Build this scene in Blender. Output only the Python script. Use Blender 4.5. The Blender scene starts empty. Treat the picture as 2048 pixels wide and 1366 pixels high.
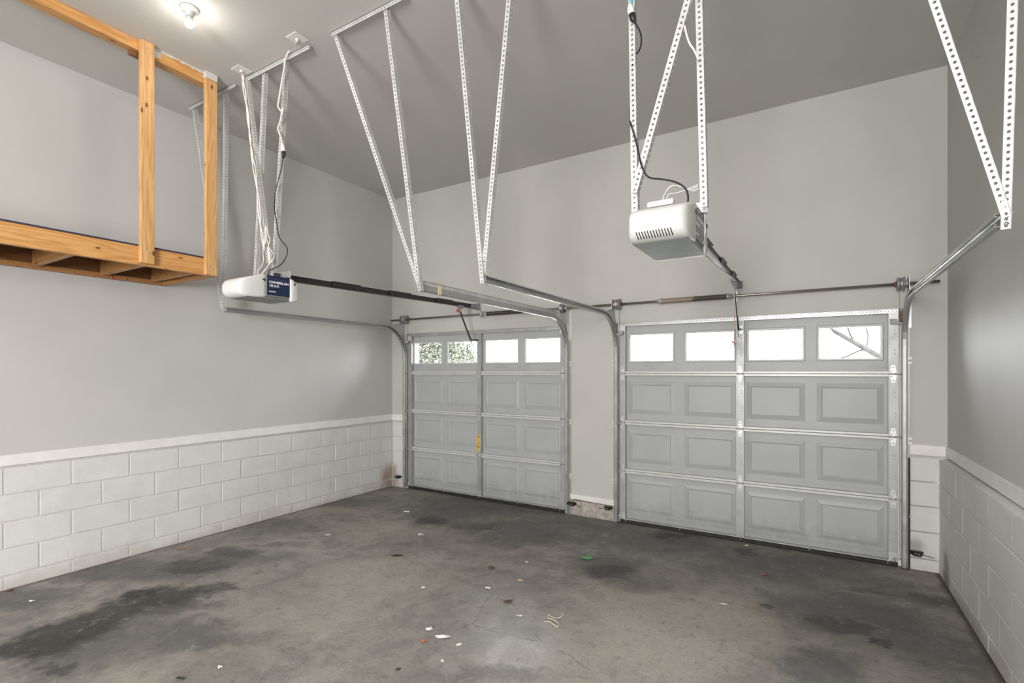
import bpy, bmesh, math, random
from mathutils import Vector, Matrix
random.seed(7)
S = bpy.context.scene
COL = S.collection
PI = math.pi

# ------------------------------------------------------------------ camera, sky, exposure
cd = bpy.data.cameras.new('camera')
cd.sensor_width = 36.0
cd.lens = 17.613
cd.shift_y = 0.0293
cd.clip_start = 0.05
cam = bpy.data.objects.new('camera', cd)
COL.objects.link(cam)
cam.location = (0, 0, 1.655)
cam.rotation_euler = (PI / 2, 0, 0.5446)
S.camera = cam

wd = bpy.data.worlds.new('overcast_sky')
S.world = wd
wd.use_nodes = True
bgn = wd.node_tree.nodes['Background']
bgn.inputs[0].default_value = (0.96, 0.98, 1.0, 1)
bgn.inputs[1].default_value = 25.0

BULB_POWER = 250.0          # emission of the two ceiling bulbs
REAR_POWER = 670.0
S.view_settings.view_transform = 'Standard'
S.view_settings.look = 'None'
S.view_settings.gamma = 1.0
S.view_settings.use_curve_mapping = False
S.view_settings.exposure = 0.0

# unseen soft fill light, added behind the camera to brighten the garage
al = bpy.data.lights.new('fill_light', 'AREA')
al.shape = 'DISK'
al.size = 2.2
al.energy = REAR_POWER
al.color = (1.0, 0.985, 0.965)
ao = bpy.data.objects.new('fill_light', al)
COL.objects.link(ao)
ao.location = (-0.4, -4.2, 2.1)
ao.rotation_euler = (math.radians(90), 0, math.radians(41))

# ------------------------------------------------------------------ helpers
def tag(o, label=None, cat=None, group=None, kind=None):
    if label: o['label'] = label
    if cat: o['category'] = cat
    if group: o['group'] = group
    if kind: o['kind'] = kind
    return o

def thing(name, label, cat, loc=(0, 0, 0), group=None):
    o = bpy.data.objects.new(name, None)
    o.empty_display_size = 0.05
    COL.objects.link(o)
    o.location = loc
    return tag(o, label, cat, group)

def origin(o):
    v = Vector((0, 0, 0))
    while o is not None:
        v += o.location
        o = o.parent
    return v

class MB:
    """collects world-space shapes, links them as one mesh object"""
    def __init__(s):
        s.v = []; s.f = []; s.m = []; s.cur = 0; s.sm = []
        s.smooth = False
    def add(s, vs, fs):
        b = len(s.v)
        s.v += [tuple(x) for x in vs]
        for f in fs:
            s.f.append([b + i for i in f]); s.m.append(s.cur); s.sm.append(s.smooth)
        return s
    def box(s, a, b):
        x0, y0, z0 = a; x1, y1, z1 = b
        vs = [(x0,y0,z0),(x1,y0,z0),(x1,y1,z0),(x0,y1,z0),(x0,y0,z1),(x1,y0,z1),(x1,y1,z1),(x0,y1,z1)]
        return s.add(vs, [(0,3,2,1),(4,5,6,7),(0,1,5,4),(1,2,6,5),(2,3,7,6),(3,0,4,7)])
    def bbox(s, a, b, c=0.004):
        """box with chamfered edges"""
        bm = bmesh.new()
        bmesh.ops.create_cube(bm, size=1)
        for v in bm.verts:
            v.co = Vector([(a[i] + b[i]) / 2 + v.co[i] * (b[i] - a[i]) for i in range(3)])
        bmesh.ops.bevel(bm, geom=bm.edges[:] , offset=c, segments=1, affect='EDGES')
        return s.frombm(bm)
    def frombm(s, bm):
        bm.verts.index_update()
        s.add([v.co for v in bm.verts], [[v.index for v in f.verts] for f in bm.faces])
        bm.free()
        return s
    def bar(s, p0, p1, w, h, up=(0, 0, 1)):
        """rectangular bar between two points"""
        p0, p1 = Vector(p0), Vector(p1)
        d = (p1 - p0).normalized(); u = Vector(up)
        sx = d.cross(u)
        if sx.length < 1e-4: sx = d.cross(Vector((1, 0, 0)))
        sx.normalize(); u = sx.cross(d)
        vs = []
        for p in (p0, p1):
            for a, b in ((-1,-1),(1,-1),(1,1),(-1,1)):
                vs.append(p + sx * (a * w / 2) + u * (b * h / 2))
        return s.add(vs, [(0,1,2,3),(7,6,5,4),(0,4,5,1),(1,5,6,2),(2,6,7,3),(3,7,4,0)])
    def tube(s, pts, r, n=8, caps=True):
        pts = [Vector(p) for p in pts]
        N = len(pts); rings = []
        t0 = (pts[1] - pts[0]).normalized()
        ref = Vector((0, 0, 1)) if abs(t0.z) < 0.9 else Vector((1, 0, 0))
        u = t0.cross(ref).normalized()
        for i, p in enumerate(pts):
            t = (pts[min(i + 1, N - 1)] - pts[max(i - 1, 0)]).normalized()
            u = (u - t * u.dot(t)).normalized()
            w = t.cross(u)
            rr = r[i] if isinstance(r, (list, tuple)) else r
            rings.append([p + u * (rr * math.cos(2 * PI * k / n)) + w * (rr * math.sin(2 * PI * k / n)) for k in range(n)])
        vs = [v for ring in rings for v in ring]
        fs = [(i*n+k, i*n+(k+1)%n, (i+1)*n+(k+1)%n, (i+1)*n+k) for i in range(N-1) for k in range(n)]
        if caps:
            fs += [tuple(range(n - 1, -1, -1)), tuple(range((N-1)*n, N*n))]
        sm = s.smooth; s.smooth = True
        s.add(vs, fs); s.smooth = sm
        return s
    def cyl(s, p0, p1, r, n=14):
        return s.tube([p0, p1], r, n)
    def lathe(s, prof, c, axis='z', n=24):
        vs = []; fs = []
        for (r, h) in prof:
            for k in range(n):
                a = 2 * PI * k / n
                x, y = r * math.cos(a), r * math.sin(a)
                if axis == 'z': v = (c[0] + x, c[1] + y, c[2] + h)
                elif axis == 'x': v = (c[0] + h, c[1] + x, c[2] + y)
                else: v = (c[0] + y, c[1] + h, c[2] + x)
                vs.append(v)
        for i in range(len(prof) - 1):
            for k in range(n):
                fs.append((i*n+k, i*n+(k+1)%n, (i+1)*n+(k+1)%n, (i+1)*n+k))
        sm = s.smooth; s.smooth = True
        s.add(vs, fs); s.smooth = sm
        return s
    def sheet(s, p0, ax, fa, nrm, L, w, t=0.0022, pitch=0.0254, hr=0.0062, start=0.012):
        """punched steel strip: origin p0, along ax, width along fa, thickness along nrm, round holes"""
        p0, ax, fa, nrm = Vector(p0), Vector(ax), Vector(fa), Vector(nrm)
        n = max(1, int((L - start) / pitch))
        pit = L / n
        for i in range(n):
            a0, a1 = i * pit, (i + 1) * pit
            am, um = (a0 + a1) / 2, w / 2
            out = [(a1, um), (a1, w), (am, w), (a0, w), (a0, um), (a0, 0), (am, 0), (a1, 0)]
            inn = [(am + hr * math.cos(k * PI / 4), um + hr * math.sin(k * PI / 4)) for k in range(8)]
            vs = []
            for z in (0, t):
                for (a, u) in out + inn: vs.append(p0 + ax * a + fa * u + nrm * z)
            fs = []
            for k in range(8):
                k2 = (k + 1) % 8
                fs += [(k, k2, 8 + k2, 8 + k), (16 + k2, 16 + k, 24 + k, 24 + k2), (8 + k, 8 + k2, 24 + k2, 24 + k)]
            fs += [(1, 3, 19, 17), (5, 7, 23, 21)]
            if i == 0: fs.append((3, 5, 21, 19))
            if i == n - 1: fs.append((7, 1, 17, 23))
            s.add(vs, fs)
        return s
    def angle(s, p0, p1, da, db, w=0.032, w2=None, **k):
        """punched angle iron from p0 to p1 with flanges along da and db"""
        p0, p1 = Vector(p0), Vector(p1)
        ax = (p1 - p0); L = ax.length; ax.normalize()
        da = Vector(da); da = (da - ax * da.dot(ax)).normalized()
        db = Vector(db); db = (db - ax * db.dot(ax)); db = (db - da * db.dot(da)).normalized()
        s.sheet(p0, ax, da, db, L, w, **k)
        s.sheet(p0, ax, db, da, L, w2 or w, **k)
        return s
    def sweep(s, prof, path):
        """open profile [(x, v)] swept along a path in a plane of constant x: path = [(y, z, ny, nz)]"""
        n = len(prof); vs = []
        for (x0, y, z, ny, nz) in path:
            for (px, pv) in prof: vs.append((x0 + px, y + ny * pv, z + nz * pv))
        fs = [(i*n+k, i*n+k+1, (i+1)*n+k+1, (i+1)*n+k) for i in range(len(path)-1) for k in range(n-1)]
        return s.add(vs, fs)
    def build(s, name, mats, parent=None, solid=0, bevel=0, fixn=True):
        if not isinstance(mats, (list, tuple)): mats = [mats]
        o0 = origin(parent) if parent is not None else Vector((0, 0, 0))
        me = bpy.data.meshes.new(name)
        me.from_pydata([tuple(Vector(v) - o0) for v in s.v], [], s.f)
        for m in mats: me.materials.append(m)
        for p, mi, sm in zip(me.polygons, s.m, s.sm):
            p.material_index = mi; p.use_smooth = sm
        if fixn:
            bm = bmesh.new(); bm.from_mesh(me)
            bmesh.ops.recalc_face_normals(bm, faces=bm.faces[:])
            bm.to_mesh(me); bm.free()
        me.update()
        o = bpy.data.objects.new(name, me)
        COL.objects.link(o)
        if parent is not None: o.parent = parent
        if solid:
            md = o.modifiers.new('thickness', 'SOLIDIFY'); md.thickness = solid; md.offset = 0
        if bevel:
            md = o.modifiers.new('edge', 'BEVEL'); md.width = bevel; md.segments = 2; md.limit_method = 'ANGLE'
        return o

def solo(mb, name, mats, label, cat, base, group=None, **k):
    """a thing that is one mesh, with its origin at base"""
    o = mb.build(name, mats, None, **k)
    b = Vector(base)
    o.data.transform(Matrix.Translation(-b)); o.location = b
    return tag(o, label, cat, group)

def struct(mb, name, mats, parent=None, **k):
    o = mb.build(name, mats, parent, **k)
    if parent is None: o['kind'] = 'structure'
    return o

# ------------------------------------------------------------------ materials
class NT:
    def __init__(s, name):
        s.m = bpy.data.materials.new(name); s.m.use_nodes = True
        s.t = s.m.node_tree; s.n = s.t.nodes; s.l = s.t.links
        s.b = s.n['Principled BSDF']
        s.co = None
    def new(s, t, **k):
        n = s.n.new(t)
        for a, v in k.items(): setattr(n, a, v)
        return n
    def put(s, sock, v):
        if isinstance(v, bpy.types.NodeSocket): s.l.new(v, sock)
        elif isinstance(v, (tuple, list)) and len(v) == 3 and sock.type == 'RGBA': sock.default_value = (*v, 1)
        else: sock.default_value = v
    def obj(s):
        if s.co is None: s.co = s.new('ShaderNodeNewGeometry').outputs['Position']
        return s.co
    def vm(s, op, a, b=None):
        n = s.new('ShaderNodeVectorMath', operation=op)
        s.put(n.inputs[0], a)
        if b is not None: s.put(n.inputs[1], b)
        return n.outputs['Value'] if op in ('LENGTH', 'DOT_PRODUCT', 'DISTANCE') else n.outputs[0]
    def ma(s, op, a, b=None, c=None, clamp=False):
        n = s.new('ShaderNodeMath', operation=op, use_clamp=clamp)
        s.put(n.inputs[0], a)
        if b is not None: s.put(n.inputs[1], b)
        if c is not None: s.put(n.inputs[2], c)
        return n.outputs[0]
    def noise(s, vec, scale, detail=4, rough=0.55, dist=0.0, col=False):
        n = s.new('ShaderNodeTexNoise')
        s.put(n.inputs['Vector'], vec); n.inputs['Scale'].default_value = scale
        n.inputs['Detail'].default_value = detail; n.inputs['Roughness'].default_value = rough
        n.inputs['Distortion'].default_value = dist
        return n.outputs['Color' if col else 'Fac']
    def vor(s, vec, scale, feature='F1', rnd=1.0):
        n = s.new('ShaderNodeTexVoronoi', feature=feature)
        s.put(n.inputs['Vector'], vec); n.inputs['Scale'].default_value = scale
        n.inputs['Randomness'].default_value = rnd
        return n.outputs['Distance']
    def ss(s, v, a, b, o0=0.0, o1=1.0):
        n = s.new('ShaderNodeMapRange', interpolation_type='SMOOTHSTEP')
        s.put(n.inputs[0], v); n.inputs[1].default_value = a; n.inputs[2].default_value = b
        n.inputs[3].default_value = o0; n.inputs[4].default_value = o1
        return n.outputs[0]
    def mix(s, f, a, b, mode='MIX'):
        n = s.new('ShaderNodeMix', data_type='RGBA', blend_type=mode)
        s.put(n.inputs[0], f); s.put(n.inputs[6], a); s.put(n.inputs[7], b)
        return n.outputs[2]
    def bump(s, h, strength=0.3, dist=0.002):
        n = s.new('ShaderNodeBump')
        n.inputs['Strength'].default_value = strength; n.inputs['Distance'].default_value = dist
        s.put(n.inputs['Height'], h); s.l.new(n.outputs[0], s.b.inputs['Normal'])
    def out(s, col=None, rough=None, metal=None, **k):
        if col is not None: s.put(s.b.inputs['Base Color'], col)
        if rough is not None: s.put(s.b.inputs['Roughness'], rough)
        if metal is not None: s.put(s.b.inputs['Metallic'], metal)
        for a, v in k.items(): s.put(s.b.inputs[a], v)
        return s.m

def lin(r, g, b):
    f = lambda c: c / 255 / 12.92 if c / 255 <= 0.04045 else ((c / 255 + 0.055) / 1.055) ** 2.4
    return (f(r), f(g), f(b))

def plain(name, col, rough=0.5, metal=0.0, var=0.08, scale=30, bump=0.0):
    t = NT(name); p = t.obj()
    n = t.noise(p, scale, 4)
    c = t.mix(t.ss(n, 0.3, 0.7), tuple(x * (1 - var) for x in col), tuple(min(1, x * (1 + var)) for x in col))
    if bump: t.bump(t.noise(p, scale * 4, 3), bump, 0.002)
    return t.out(c, rough, metal)

M = {}
def mat_wall(name, c):
    t = NT(name); p = t.obj()
    n = t.noise(p, 1.3, 3)
    col = t.mix(t.ss(n, 0.3, 0.7), tuple(x * 0.97 for x in c), tuple(x * 1.03 for x in c))
    # a few nicks and screw pops in the paint
    v = t.vor(t.vm('ADD', p, (0.3, 0.1, 0.7)), 1.1)
    sp = t.ss(v, 0.010, 0.016, 0.75, 0.0)
    col = t.mix(sp, col, (0.18, 0.17, 0.16))
    t.bump(t.noise(p, 160, 2), 0.05, 0.001)
    return t.out(col, 0.62)
M['wall'] = mat_wall('wall_paint', (0.49, 0.482, 0.468))
M['ceil'] = mat_wall('ceiling_paint', (0.54, 0.53, 0.508))
M['trimw'] = plain('white_trim_paint', (0.72, 0.71, 0.69), 0.45, 0, 0.04, 8)

def mat_block(name, c, dirt=True):
    t = NT(name); p = t.obj()
    oi = t.new('ShaderNodeObjectInfo').outputs['Random']
    n = t.noise(p, 6, 5); n2 = t.noise(p, 90, 3)
    col = t.mix(t.ss(n, 0.25, 0.75), tuple(x * 0.95 for x in c), tuple(min(1, x * 1.04) for x in c))
    col = t.mix(t.ma('MULTIPLY', oi, 0.10), col, tuple(x * 0.8 for x in c))
    col = t.mix(t.ss(n2, 0.62, 0.72, 0, 0.16), col, (0.35, 0.33, 0.30))
    if dirt:   # grime and rust seeping up from the slab
        sep = t.new('ShaderNodeSeparateXYZ'); t.put(sep.inputs[0], p)
        zz = t.ma('ADD', sep.outputs[2], t.ma('MULTIPLY', t.ma('SUBTRACT', t.noise(p, 5, 5), 0.5), 0.35))
        col = t.mix(t.ss(zz, 0.0, 0.13, 0.40, 0.0), col, (0.40, 0.345, 0.29))
        sx = t.vm('MULTIPLY', p, (7.0, 7.0, 0.9))
        st = t.ma('MULTIPLY', t.ss(t.noise(sx, 1.0, 3), 0.66, 0.76), t.ss(sep.outputs[2], 0.1, 0.8, 0.22, 0.0))
        col = t.mix(st, col, (0.30, 0.15, 0.08))
        # brown stain running down the far left corner, dark scuffs in the far right one
        for (cx, cy, cz, rx, ry, rz, cc, a) in ((-5.22, 5.24, 0.12, 0.16, 0.22, 0.30, (0.24, 0.16, 0.10), 0.75), (0.865, 5.05, 0.10, 0.2, 0.16, 0.22, (0.10, 0.10, 0.10), 0.7), (0.70, 5.30, 0.20, 0.12, 0.1, 0.10, (0.2, 0.19, 0.18), 0.6), (0.865, 4.4, 0.02, 0.1, 0.55, 0.12, (0.2, 0.18, 0.16), 0.45)):
            d = t.vm('MULTIPLY', t.vm('SUBTRACT', p, (cx, cy, cz)), (1 / rx, 1 / ry, 1 / rz))
            dl = t.ma('ADD', t.vm('LENGTH', d), t.ma('MULTIPLY', t.ma('SUBTRACT', t.noise(t.vm('MULTIPLY', p, (1, 1, 0.4)), 14, 4), 0.5), 1.0))
            col = t.mix(t.ss(dl, 0.25, 1.0, a, 0.0), col, cc)
    h = t.ma('ADD', t.noise(p, 140, 3), t.ma('MULTIPLY', t.noise(p, 30, 3), 0.8))
    t.bump(h, 0.35, 0.003)
    return t.out(col, 0.55)
M['block'] = mat_block('painted_block', (0.625, 0.622, 0.610))
M['mortar'] = plain('painted_mortar', (0.52, 0.51, 0.49), 0.7, 0, 0.1, 40, 0.3)
M['curb'] = plain('bare_concrete_curb', (0.36, 0.33, 0.29), 0.85, 0, 0.25, 25, 0.5)

def mat_floor():
    t = NT('stained_concrete'); p = t.obj()
    w1 = t.vm('SUBTRACT', t.noise(p, 1.7, 5, 0.6, col=True), (0.5, 0.5, 0.5))
    w2 = t.vm('SUBTRACT', t.noise(p, 7.0, 5, 0.65, col=True), (0.5, 0.5, 0.5))
    pw = t.vm('ADD', p, t.vm('ADD', t.vm('MULTIPLY', w1, (0.45, 0.45, 0)), t.vm('MULTIPLY', w2, (0.34, 0.34, 0))))
    n1 = t.noise(p, 1.1, 6, 0.6); n2 = t.noise(p, 4.5, 6, 0.65, 0.4); n3 = t.noise(p, 38, 4, 0.6); n4 = t.noise(p, 11, 6, 0.7)
    base = t.mix(t.ss(n1, 0.3, 0.7), (0.260, 0.242, 0.215), (0.355, 0.328, 0.292))
    base = t.mix(t.ss(n2, 0.40, 0.64, 0, 0.7), base, (0.18, 0.177, 0.170))
    def blob(cx, cy, rx, ry, ang, lo=0.35, hi=1.1, warp=pw):
        d = t.vm('SUBTRACT', warp, (cx, cy, 0))
        vr = t.new('ShaderNodeVectorRotate', rotation_type='Z_AXIS')
        t.put(vr.inputs['Vector'], d); vr.inputs['Angle'].default_value = -math.radians(ang)
        q = t.vm('MULTIPLY', vr.outputs[0], (1 / rx, 1 / ry, 0))
        return t.ss(t.vm('LENGTH', q), lo, hi, 1.0, 0.0)
    # tan clean traffic areas, grey damp areas, black oil
    for (x, y, rx, ry, a, k) in TAN: base = t.mix(t.ma('MULTIPLY', blob(x, y, rx, ry, a), k), base, (0.43, 0.39, 0.335))
    for (x, y, rx, ry, a, k) in PALE: base = t.mix(t.ma('MULTIPLY', blob(x, y, rx, ry, a, 0.5, 0.9), k), base, (0.42, 0.41, 0.39))  # pale patches, plus window glare painted in over the shiny area
    for (x, y, rx, ry, a, k) in GREY: base = t.mix(t.ma('MULTIPLY', blob(x, y, rx, ry, a), k), base, (0.112, 0.111, 0.108))
    for (x, y, rx, ry, a, k) in OIL: base = t.mix(t.ma('MULTIPLY', blob(x, y, rx, ry, a, 0.45, 1.0), k), base, (0.042, 0.040, 0.037))
    base = t.mix(t.ss(n4, 0.52, 0.70, 0, 0.50), base, (0.13, 0.124, 0.113))
    base = t.mix(t.ss(n4, 0.44, 0.30, 0, 0.35), base, (0.36, 0.345, 0.32))
    base = t.mix(t.ss(n3, 0.38, 0.68, 0, 0.35), base, t.mix(1.0, base, (0.62, 0.62, 0.62), 'MULTIPLY'))
    n5 = t.noise(p, 120, 3, 0.7)
    base = t.mix(t.ss(n5, 0.45, 0.7, 0, 0.5), base, t.mix(1.0, base, (0.6, 0.6, 0.6), 'MULTIPLY'))
    n6 = t.noise(t.vm('MULTIPLY', pw, (3.0, 1.0, 1)), 3.2, 7, 0.7, 1.5)
    base = t.mix(t.ss(n6, 0.58, 0.66, 0, 0.35), base, (0.40, 0.39, 0.37))
    base = t.mix(t.ss(n6, 0.40, 0.33, 0, 0.5), base, t.mix(1.0, base, (0.55, 0.55, 0.55), 'MULTIPLY'))
    v = t.vor(p, 9.0); base = t.mix(t.ss(v, 0.03, 0.06, 0.7, 0.0), base, (0.06, 0.055, 0.05))
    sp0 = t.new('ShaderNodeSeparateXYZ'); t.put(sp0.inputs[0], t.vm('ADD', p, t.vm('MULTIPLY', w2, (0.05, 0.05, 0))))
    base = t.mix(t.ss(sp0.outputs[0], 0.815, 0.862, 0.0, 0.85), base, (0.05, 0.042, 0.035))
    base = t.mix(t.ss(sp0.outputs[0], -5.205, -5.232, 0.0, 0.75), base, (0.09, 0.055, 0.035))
    # hairline cracks meeting in a star
    wc = t.vm('ADD', p, t.vm('MULTIPLY', w2, (0.10, 0.10, 0)))
    crack = None
    for (x, y, x2, y2) in CRACKS:
        L = math.hypot(x2 - x, y2 - y); a = math.atan2(y2 - y, x2 - x)
        vr = t.new('ShaderNodeVectorRotate', rotation_type='Z_AXIS')
        t.put(vr.inputs['Vector'], t.vm('SUBTRACT', wc, (x, y, 0))); vr.inputs['Angle'].default_value = -a
        sp = t.new('ShaderNodeSeparateXYZ'); t.put(sp.inputs[0], vr.outputs[0])
        mm = t.ma('MULTIPLY', t.ss(t.ma('ABSOLUTE', sp.outputs[1]), 0.002, 0.006, 1, 0), t.ma('MULTIPLY', t.ss(sp.outputs[0], -0.02, 0.02), t.ss(sp.outputs[0], L - 0.1, L, 1, 0)))
        crack = mm if crack is None else t.ma('MAXIMUM', crack, mm)
    base = t.mix(t.ma('MULTIPLY', crack, 0.55), base, (0.07, 0.065, 0.06))
    shiny = blob(*(-1.786, 2.859, 0.631, 1.113, 31.2, 0.00)[:5], 0.2, 1.15)
    rgh = t.ma('SUBTRACT', t.ss(n2, 0.2, 0.8, 0.55, 0.78), t.ma('MULTIPLY', shiny, 0.36))
    t.bump(t.ma('ADD', t.ma('MULTIPLY', n3, 0.5), n4), 0.22, 0.004)
    return t.out(base, rgh)
TAN = [(-0.832, 3.283, 0.808, 0.751, 31.2, 0.85), (-1.208, 2.571, 0.916, 0.421, 31.2, 0.55), (-3.029, 2.929, 0.762, 0.563, 31.2, 0.50), (-2.880, 2.236, 0.765, 0.525, 31.2, 0.40), (-4.137, 2.504, 0.321, 0.221, 31.2, 0.40), (-4.649, 2.194, 0.481, 0.194, 31.2, 0.50), (-3.889, 3.760, 0.718, 0.454, 31.2, 0.50), (-5.473, 3.684, 0.971, 0.432, 31.2, 0.35), (-3.137, 1.403, 0.423, 0.241, 31.2, 0.35), (-0.443, 3.754, 0.515, 0.357, 31.2, 0.45)]
PALE = [(-2.566, 2.111, 0.102, 0.089, 31.2, 0.55), (-3.211, 3.104, 0.119, 0.084, 31.2, 0.50), (-2.903, 3.453, 0.189, 0.180, 31.2, 0.50), (-2.688, 3.514, 0.143, 0.117, 31.2, 0.40), (-2.371, 4.798, 0.226, 0.171, 31.2, 0.50), (-2.224, 4.161, 0.094, 0.100, 31.2, 0.45), (-1.805, 3.670, 0.091, 0.200, 31.2, 0.40), (-0.872, 4.642, 0.188, 0.177, 31.2, 0.45), (-0.107, 3.512, 0.115, 0.085, 31.2, 0.40), (-1.892, 2.962, 0.394, 0.558, 31.2, 0.30), (-1.451, 2.602, 0.409, 0.334, 31.2, 0.25), (-5.148, 1.370, 0.335, 0.111, 31.2, 0.35), (0.820, 4.834, 0.139, 0.208, 31.2, 0.40), (-1.499, 2.452, 0.215, 0.100, 31.2, 0.30)]
GREY = [(-3.451, 5.171, 1.472, 0.756, 31.2, 0.85), (-3.640, 4.435, 0.496, 0.535, 31.2, 0.60), (-2.642, 4.421, 0.707, 0.560, 31.2, 0.75), (-2.148, 4.815, 0.783, 0.743, 31.2, 0.70), (-1.520, 4.025, 0.422, 0.405, 31.2, 0.85), (-1.163, 4.965, 0.726, 0.532, 31.2, 0.80), (-0.259, 4.853, 1.016, 0.498, 31.2, 0.75), (0.201, 4.103, 0.637, 0.612, 31.2, 0.85), (-0.026, 3.287, 0.388, 0.271, 31.2, 0.80), (0.551, 3.944, 0.424, 0.575, 31.2, 0.75), (0.548, 4.768, 0.331, 0.326, 31.2, 0.60), (-1.130, 3.856, 0.291, 0.182, 31.2, 0.50), (-5.246, 4.223, 0.869, 0.362, 31.2, 0.70), (-4.938, 3.324, 0.539, 0.308, 31.2, 0.55), (-4.924, 1.901, 1.146, 0.289, 31.2, 0.75), (-4.866, 1.295, 0.407, 0.258, 31.2, 0.70), (-3.772, 1.326, 0.732, 0.359, 31.2, 0.65), (-3.370, 1.709, 0.360, 0.233, 31.2, 0.55), (-4.359, 2.502, 0.658, 0.292, 31.2, 0.60), (-3.091, 1.806, 0.471, 0.119, 31.2, 0.50), (-3.701, 1.006, 0.416, 0.175, 31.2, 0.50), (-1.565, 2.246, 0.477, 0.113, 31.2, 0.50), (-2.896, 1.549, 0.317, 0.241, 31.2, 0.30)]
OIL = [(-3.982, 1.038, 0.368, 0.223, 31.2, 0.95), (-4.066, 1.273, 0.359, 0.262, 31.2, 0.90), (-4.118, 1.503, 0.256, 0.229, 31.2, 0.85), (-4.268, 1.695, 0.228, 0.202, 31.2, 1.00), (-4.070, 1.853, 0.415, 0.226, 31.2, 0.90), (-3.932, 1.726, 0.394, 0.168, 31.2, 0.60), (-3.935, 2.104, 0.287, 0.111, 31.2, 0.75), (-4.502, 2.283, 0.374, 0.221, 31.2, 0.65), (-4.540, 2.606, 0.343, 0.158, 31.2, 0.55), (-4.476, 2.908, 0.240, 0.087, 31.2, 0.45), (-3.614, 4.274, 0.179, 0.207, 31.2, 0.75), (-3.119, 4.385, 0.402, 0.195, 31.2, 0.50), (-1.219, 5.101, 0.287, 0.132, 31.2, 0.75), (0.359, 3.749, 0.053, 0.048, 31.2, 0.90), (-0.229, 3.987, 0.053, 0.047, 31.2, 0.70), (0.026, 3.917, 0.166, 0.084, 31.2, 0.50), (0.189, 3.865, 0.200, 0.140, 31.2, 0.55), (-0.551, 5.022, 0.149, 0.158, 31.2, 0.60), (0.370, 4.660, 0.142, 0.087, 31.2, 0.50), (0.686, 4.705, 0.183, 0.122, 31.2, 0.45), (-1.447, 3.946, 0.257, 0.180, 31.2, 0.55), (-3.600, 1.040, 0.172, 0.057, 31.2, 0.60)]
CRACKS = [(-1.904, 2.648, -2.092, 3.169), (-1.904, 2.648, -1.696, 2.745), (-1.904, 2.648, -1.413, 2.721), (-1.512, 2.777, -1.387, 2.704), (-1.929, 2.656, -1.994, 2.528), (-1.298, 2.694, -1.037, 2.593)]
M['floor'] = mat_floor()

def mat_galv(name, c, rough, metal):
    t = NT(name); p = t.obj()
    v = t.new('ShaderNodeTexVoronoi'); t.put(v.inputs['Vector'], p); v.inputs['Scale'].default_value = 70
    sp = t.new('ShaderNodeSeparateXYZ'); t.put(sp.inputs[0], v.outputs['Color'])
    n = t.noise(p, 9, 4)
    col = t.mix(t.ss(n, 0.3, 0.75), tuple(x * 0.88 for x in c), tuple(min(1, x * 1.06) for x in c))
    col = t.mix(t.ma('MULTIPLY', sp.outputs[0], 0.14), col, tuple(x * 0.7 for x in c))
    return t.out(col, t.ss(n, 0.2, 0.8, rough - 0.08, rough + 0.10), metal)
M['galv'] = mat_galv('galvanised_steel', (0.54, 0.55, 0.55), 0.42, 0.7)
M['strap'] = mat_galv('punched_strap_steel', (0.66, 0.665, 0.66), 0.5, 0.4)
M['track'] = mat_galv('track_steel', (0.46, 0.47, 0.46), 0.38, 0.75)
M['shaft'] = mat_galv('oily_shaft_steel', (0.36, 0.34, 0.31), 0.35, 0.9)
M['railgrey'] = mat_galv('dull_rail_steel', (0.20, 0.20, 0.195), 0.5, 0.6)
M['cast'] = plain('cast_drum_metal', (0.33, 0.33, 0.33), 0.45, 0.7, 0.2, 40)
M['dark'] = plain('dark_painted_steel', (0.035, 0.034, 0.032), 0.4, 0.3, 0.2, 40)
M['spring'] = plain('oiled_spring_steel', (0.115, 0.098, 0.088), 0.42, 0.6, 0.3, 20)
def mat_spring2():
    t = NT('rust_tan_and_greased_spring'); p = t.obj()
    sp = t.new('ShaderNodeSeparateXYZ'); t.put(sp.inputs[0], p)
    x = t.ma('ADD', sp.outputs[0], t.ma('MULTIPLY', t.ma('SUBTRACT', t.noise(p, 20, 3), 0.5), 0.12))
    return t.out(t.mix(t.ss(x, -1.08, -1.02), (0.45, 0.36, 0.28), (0.14, 0.125, 0.11)), 0.5, 0.4)
M['spring2'] = mat_spring2()
def mat_door(name, c, dirt):
    t = NT(name); p = t.obj()
    sep = t.new('ShaderNodeSeparateXYZ'); t.put(sep.inputs[0], p)
    n = t.noise(p, 3, 4)
    col = t.mix(t.ss(n, 0.3, 0.7), tuple(x * 0.96 for x in c), tuple(x * 1.03 for x in c))
    zz = t.ma('ADD', sep.outputs[2], t.ma('MULTIPLY', t.ma('SUBTRACT', t.noise(p, 12, 5), 0.5), 0.4))
    col = t.mix(t.ss(zz, 0.05, 0.3, dirt, 0.0), col, (0.17, 0.165, 0.15))
    d2 = t.ma('MULTIPLY', t.ss(sep.outputs[2], 1.66, 1.69), t.ss(sep.outputs[2], 1.72, 1.78, 1, 0))
    col = t.mix(t.ma('MULTIPLY', d2, t.ss(t.noise(p, 9, 5, 0.7), 0.48, 0.72, 0, dirt)), col, (0.14, 0.13, 0.11))
    col = t.mix(t.ss(t.vor(p, 3.0), 0.015, 0.03, 0.5, 0.0), col, (0.12, 0.12, 0.12))
    t.bump(t.noise(p, 60, 2), 0.04, 0.001)
    return t.out(col, 0.45)
M['door'] = mat_door('grey_door_enamel', (0.385, 0.40, 0.405), 0.32)
M['rail'] = plain('pale_door_lip', (0.56, 0.565, 0.56), 0.4, 0.15, 0.05, 12)
M['stile'] = mat_galv('door_stile_steel', (0.40, 0.415, 0.41), 0.45, 0.4)
M['winf'] = plain('window_surround_grey', (0.50, 0.505, 0.50), 0.45, 0, 0.04, 10)
M['rubber'] = plain('black_rubber', (0.016, 0.016, 0.015), 0.7, 0, 0.2, 30)
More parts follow.
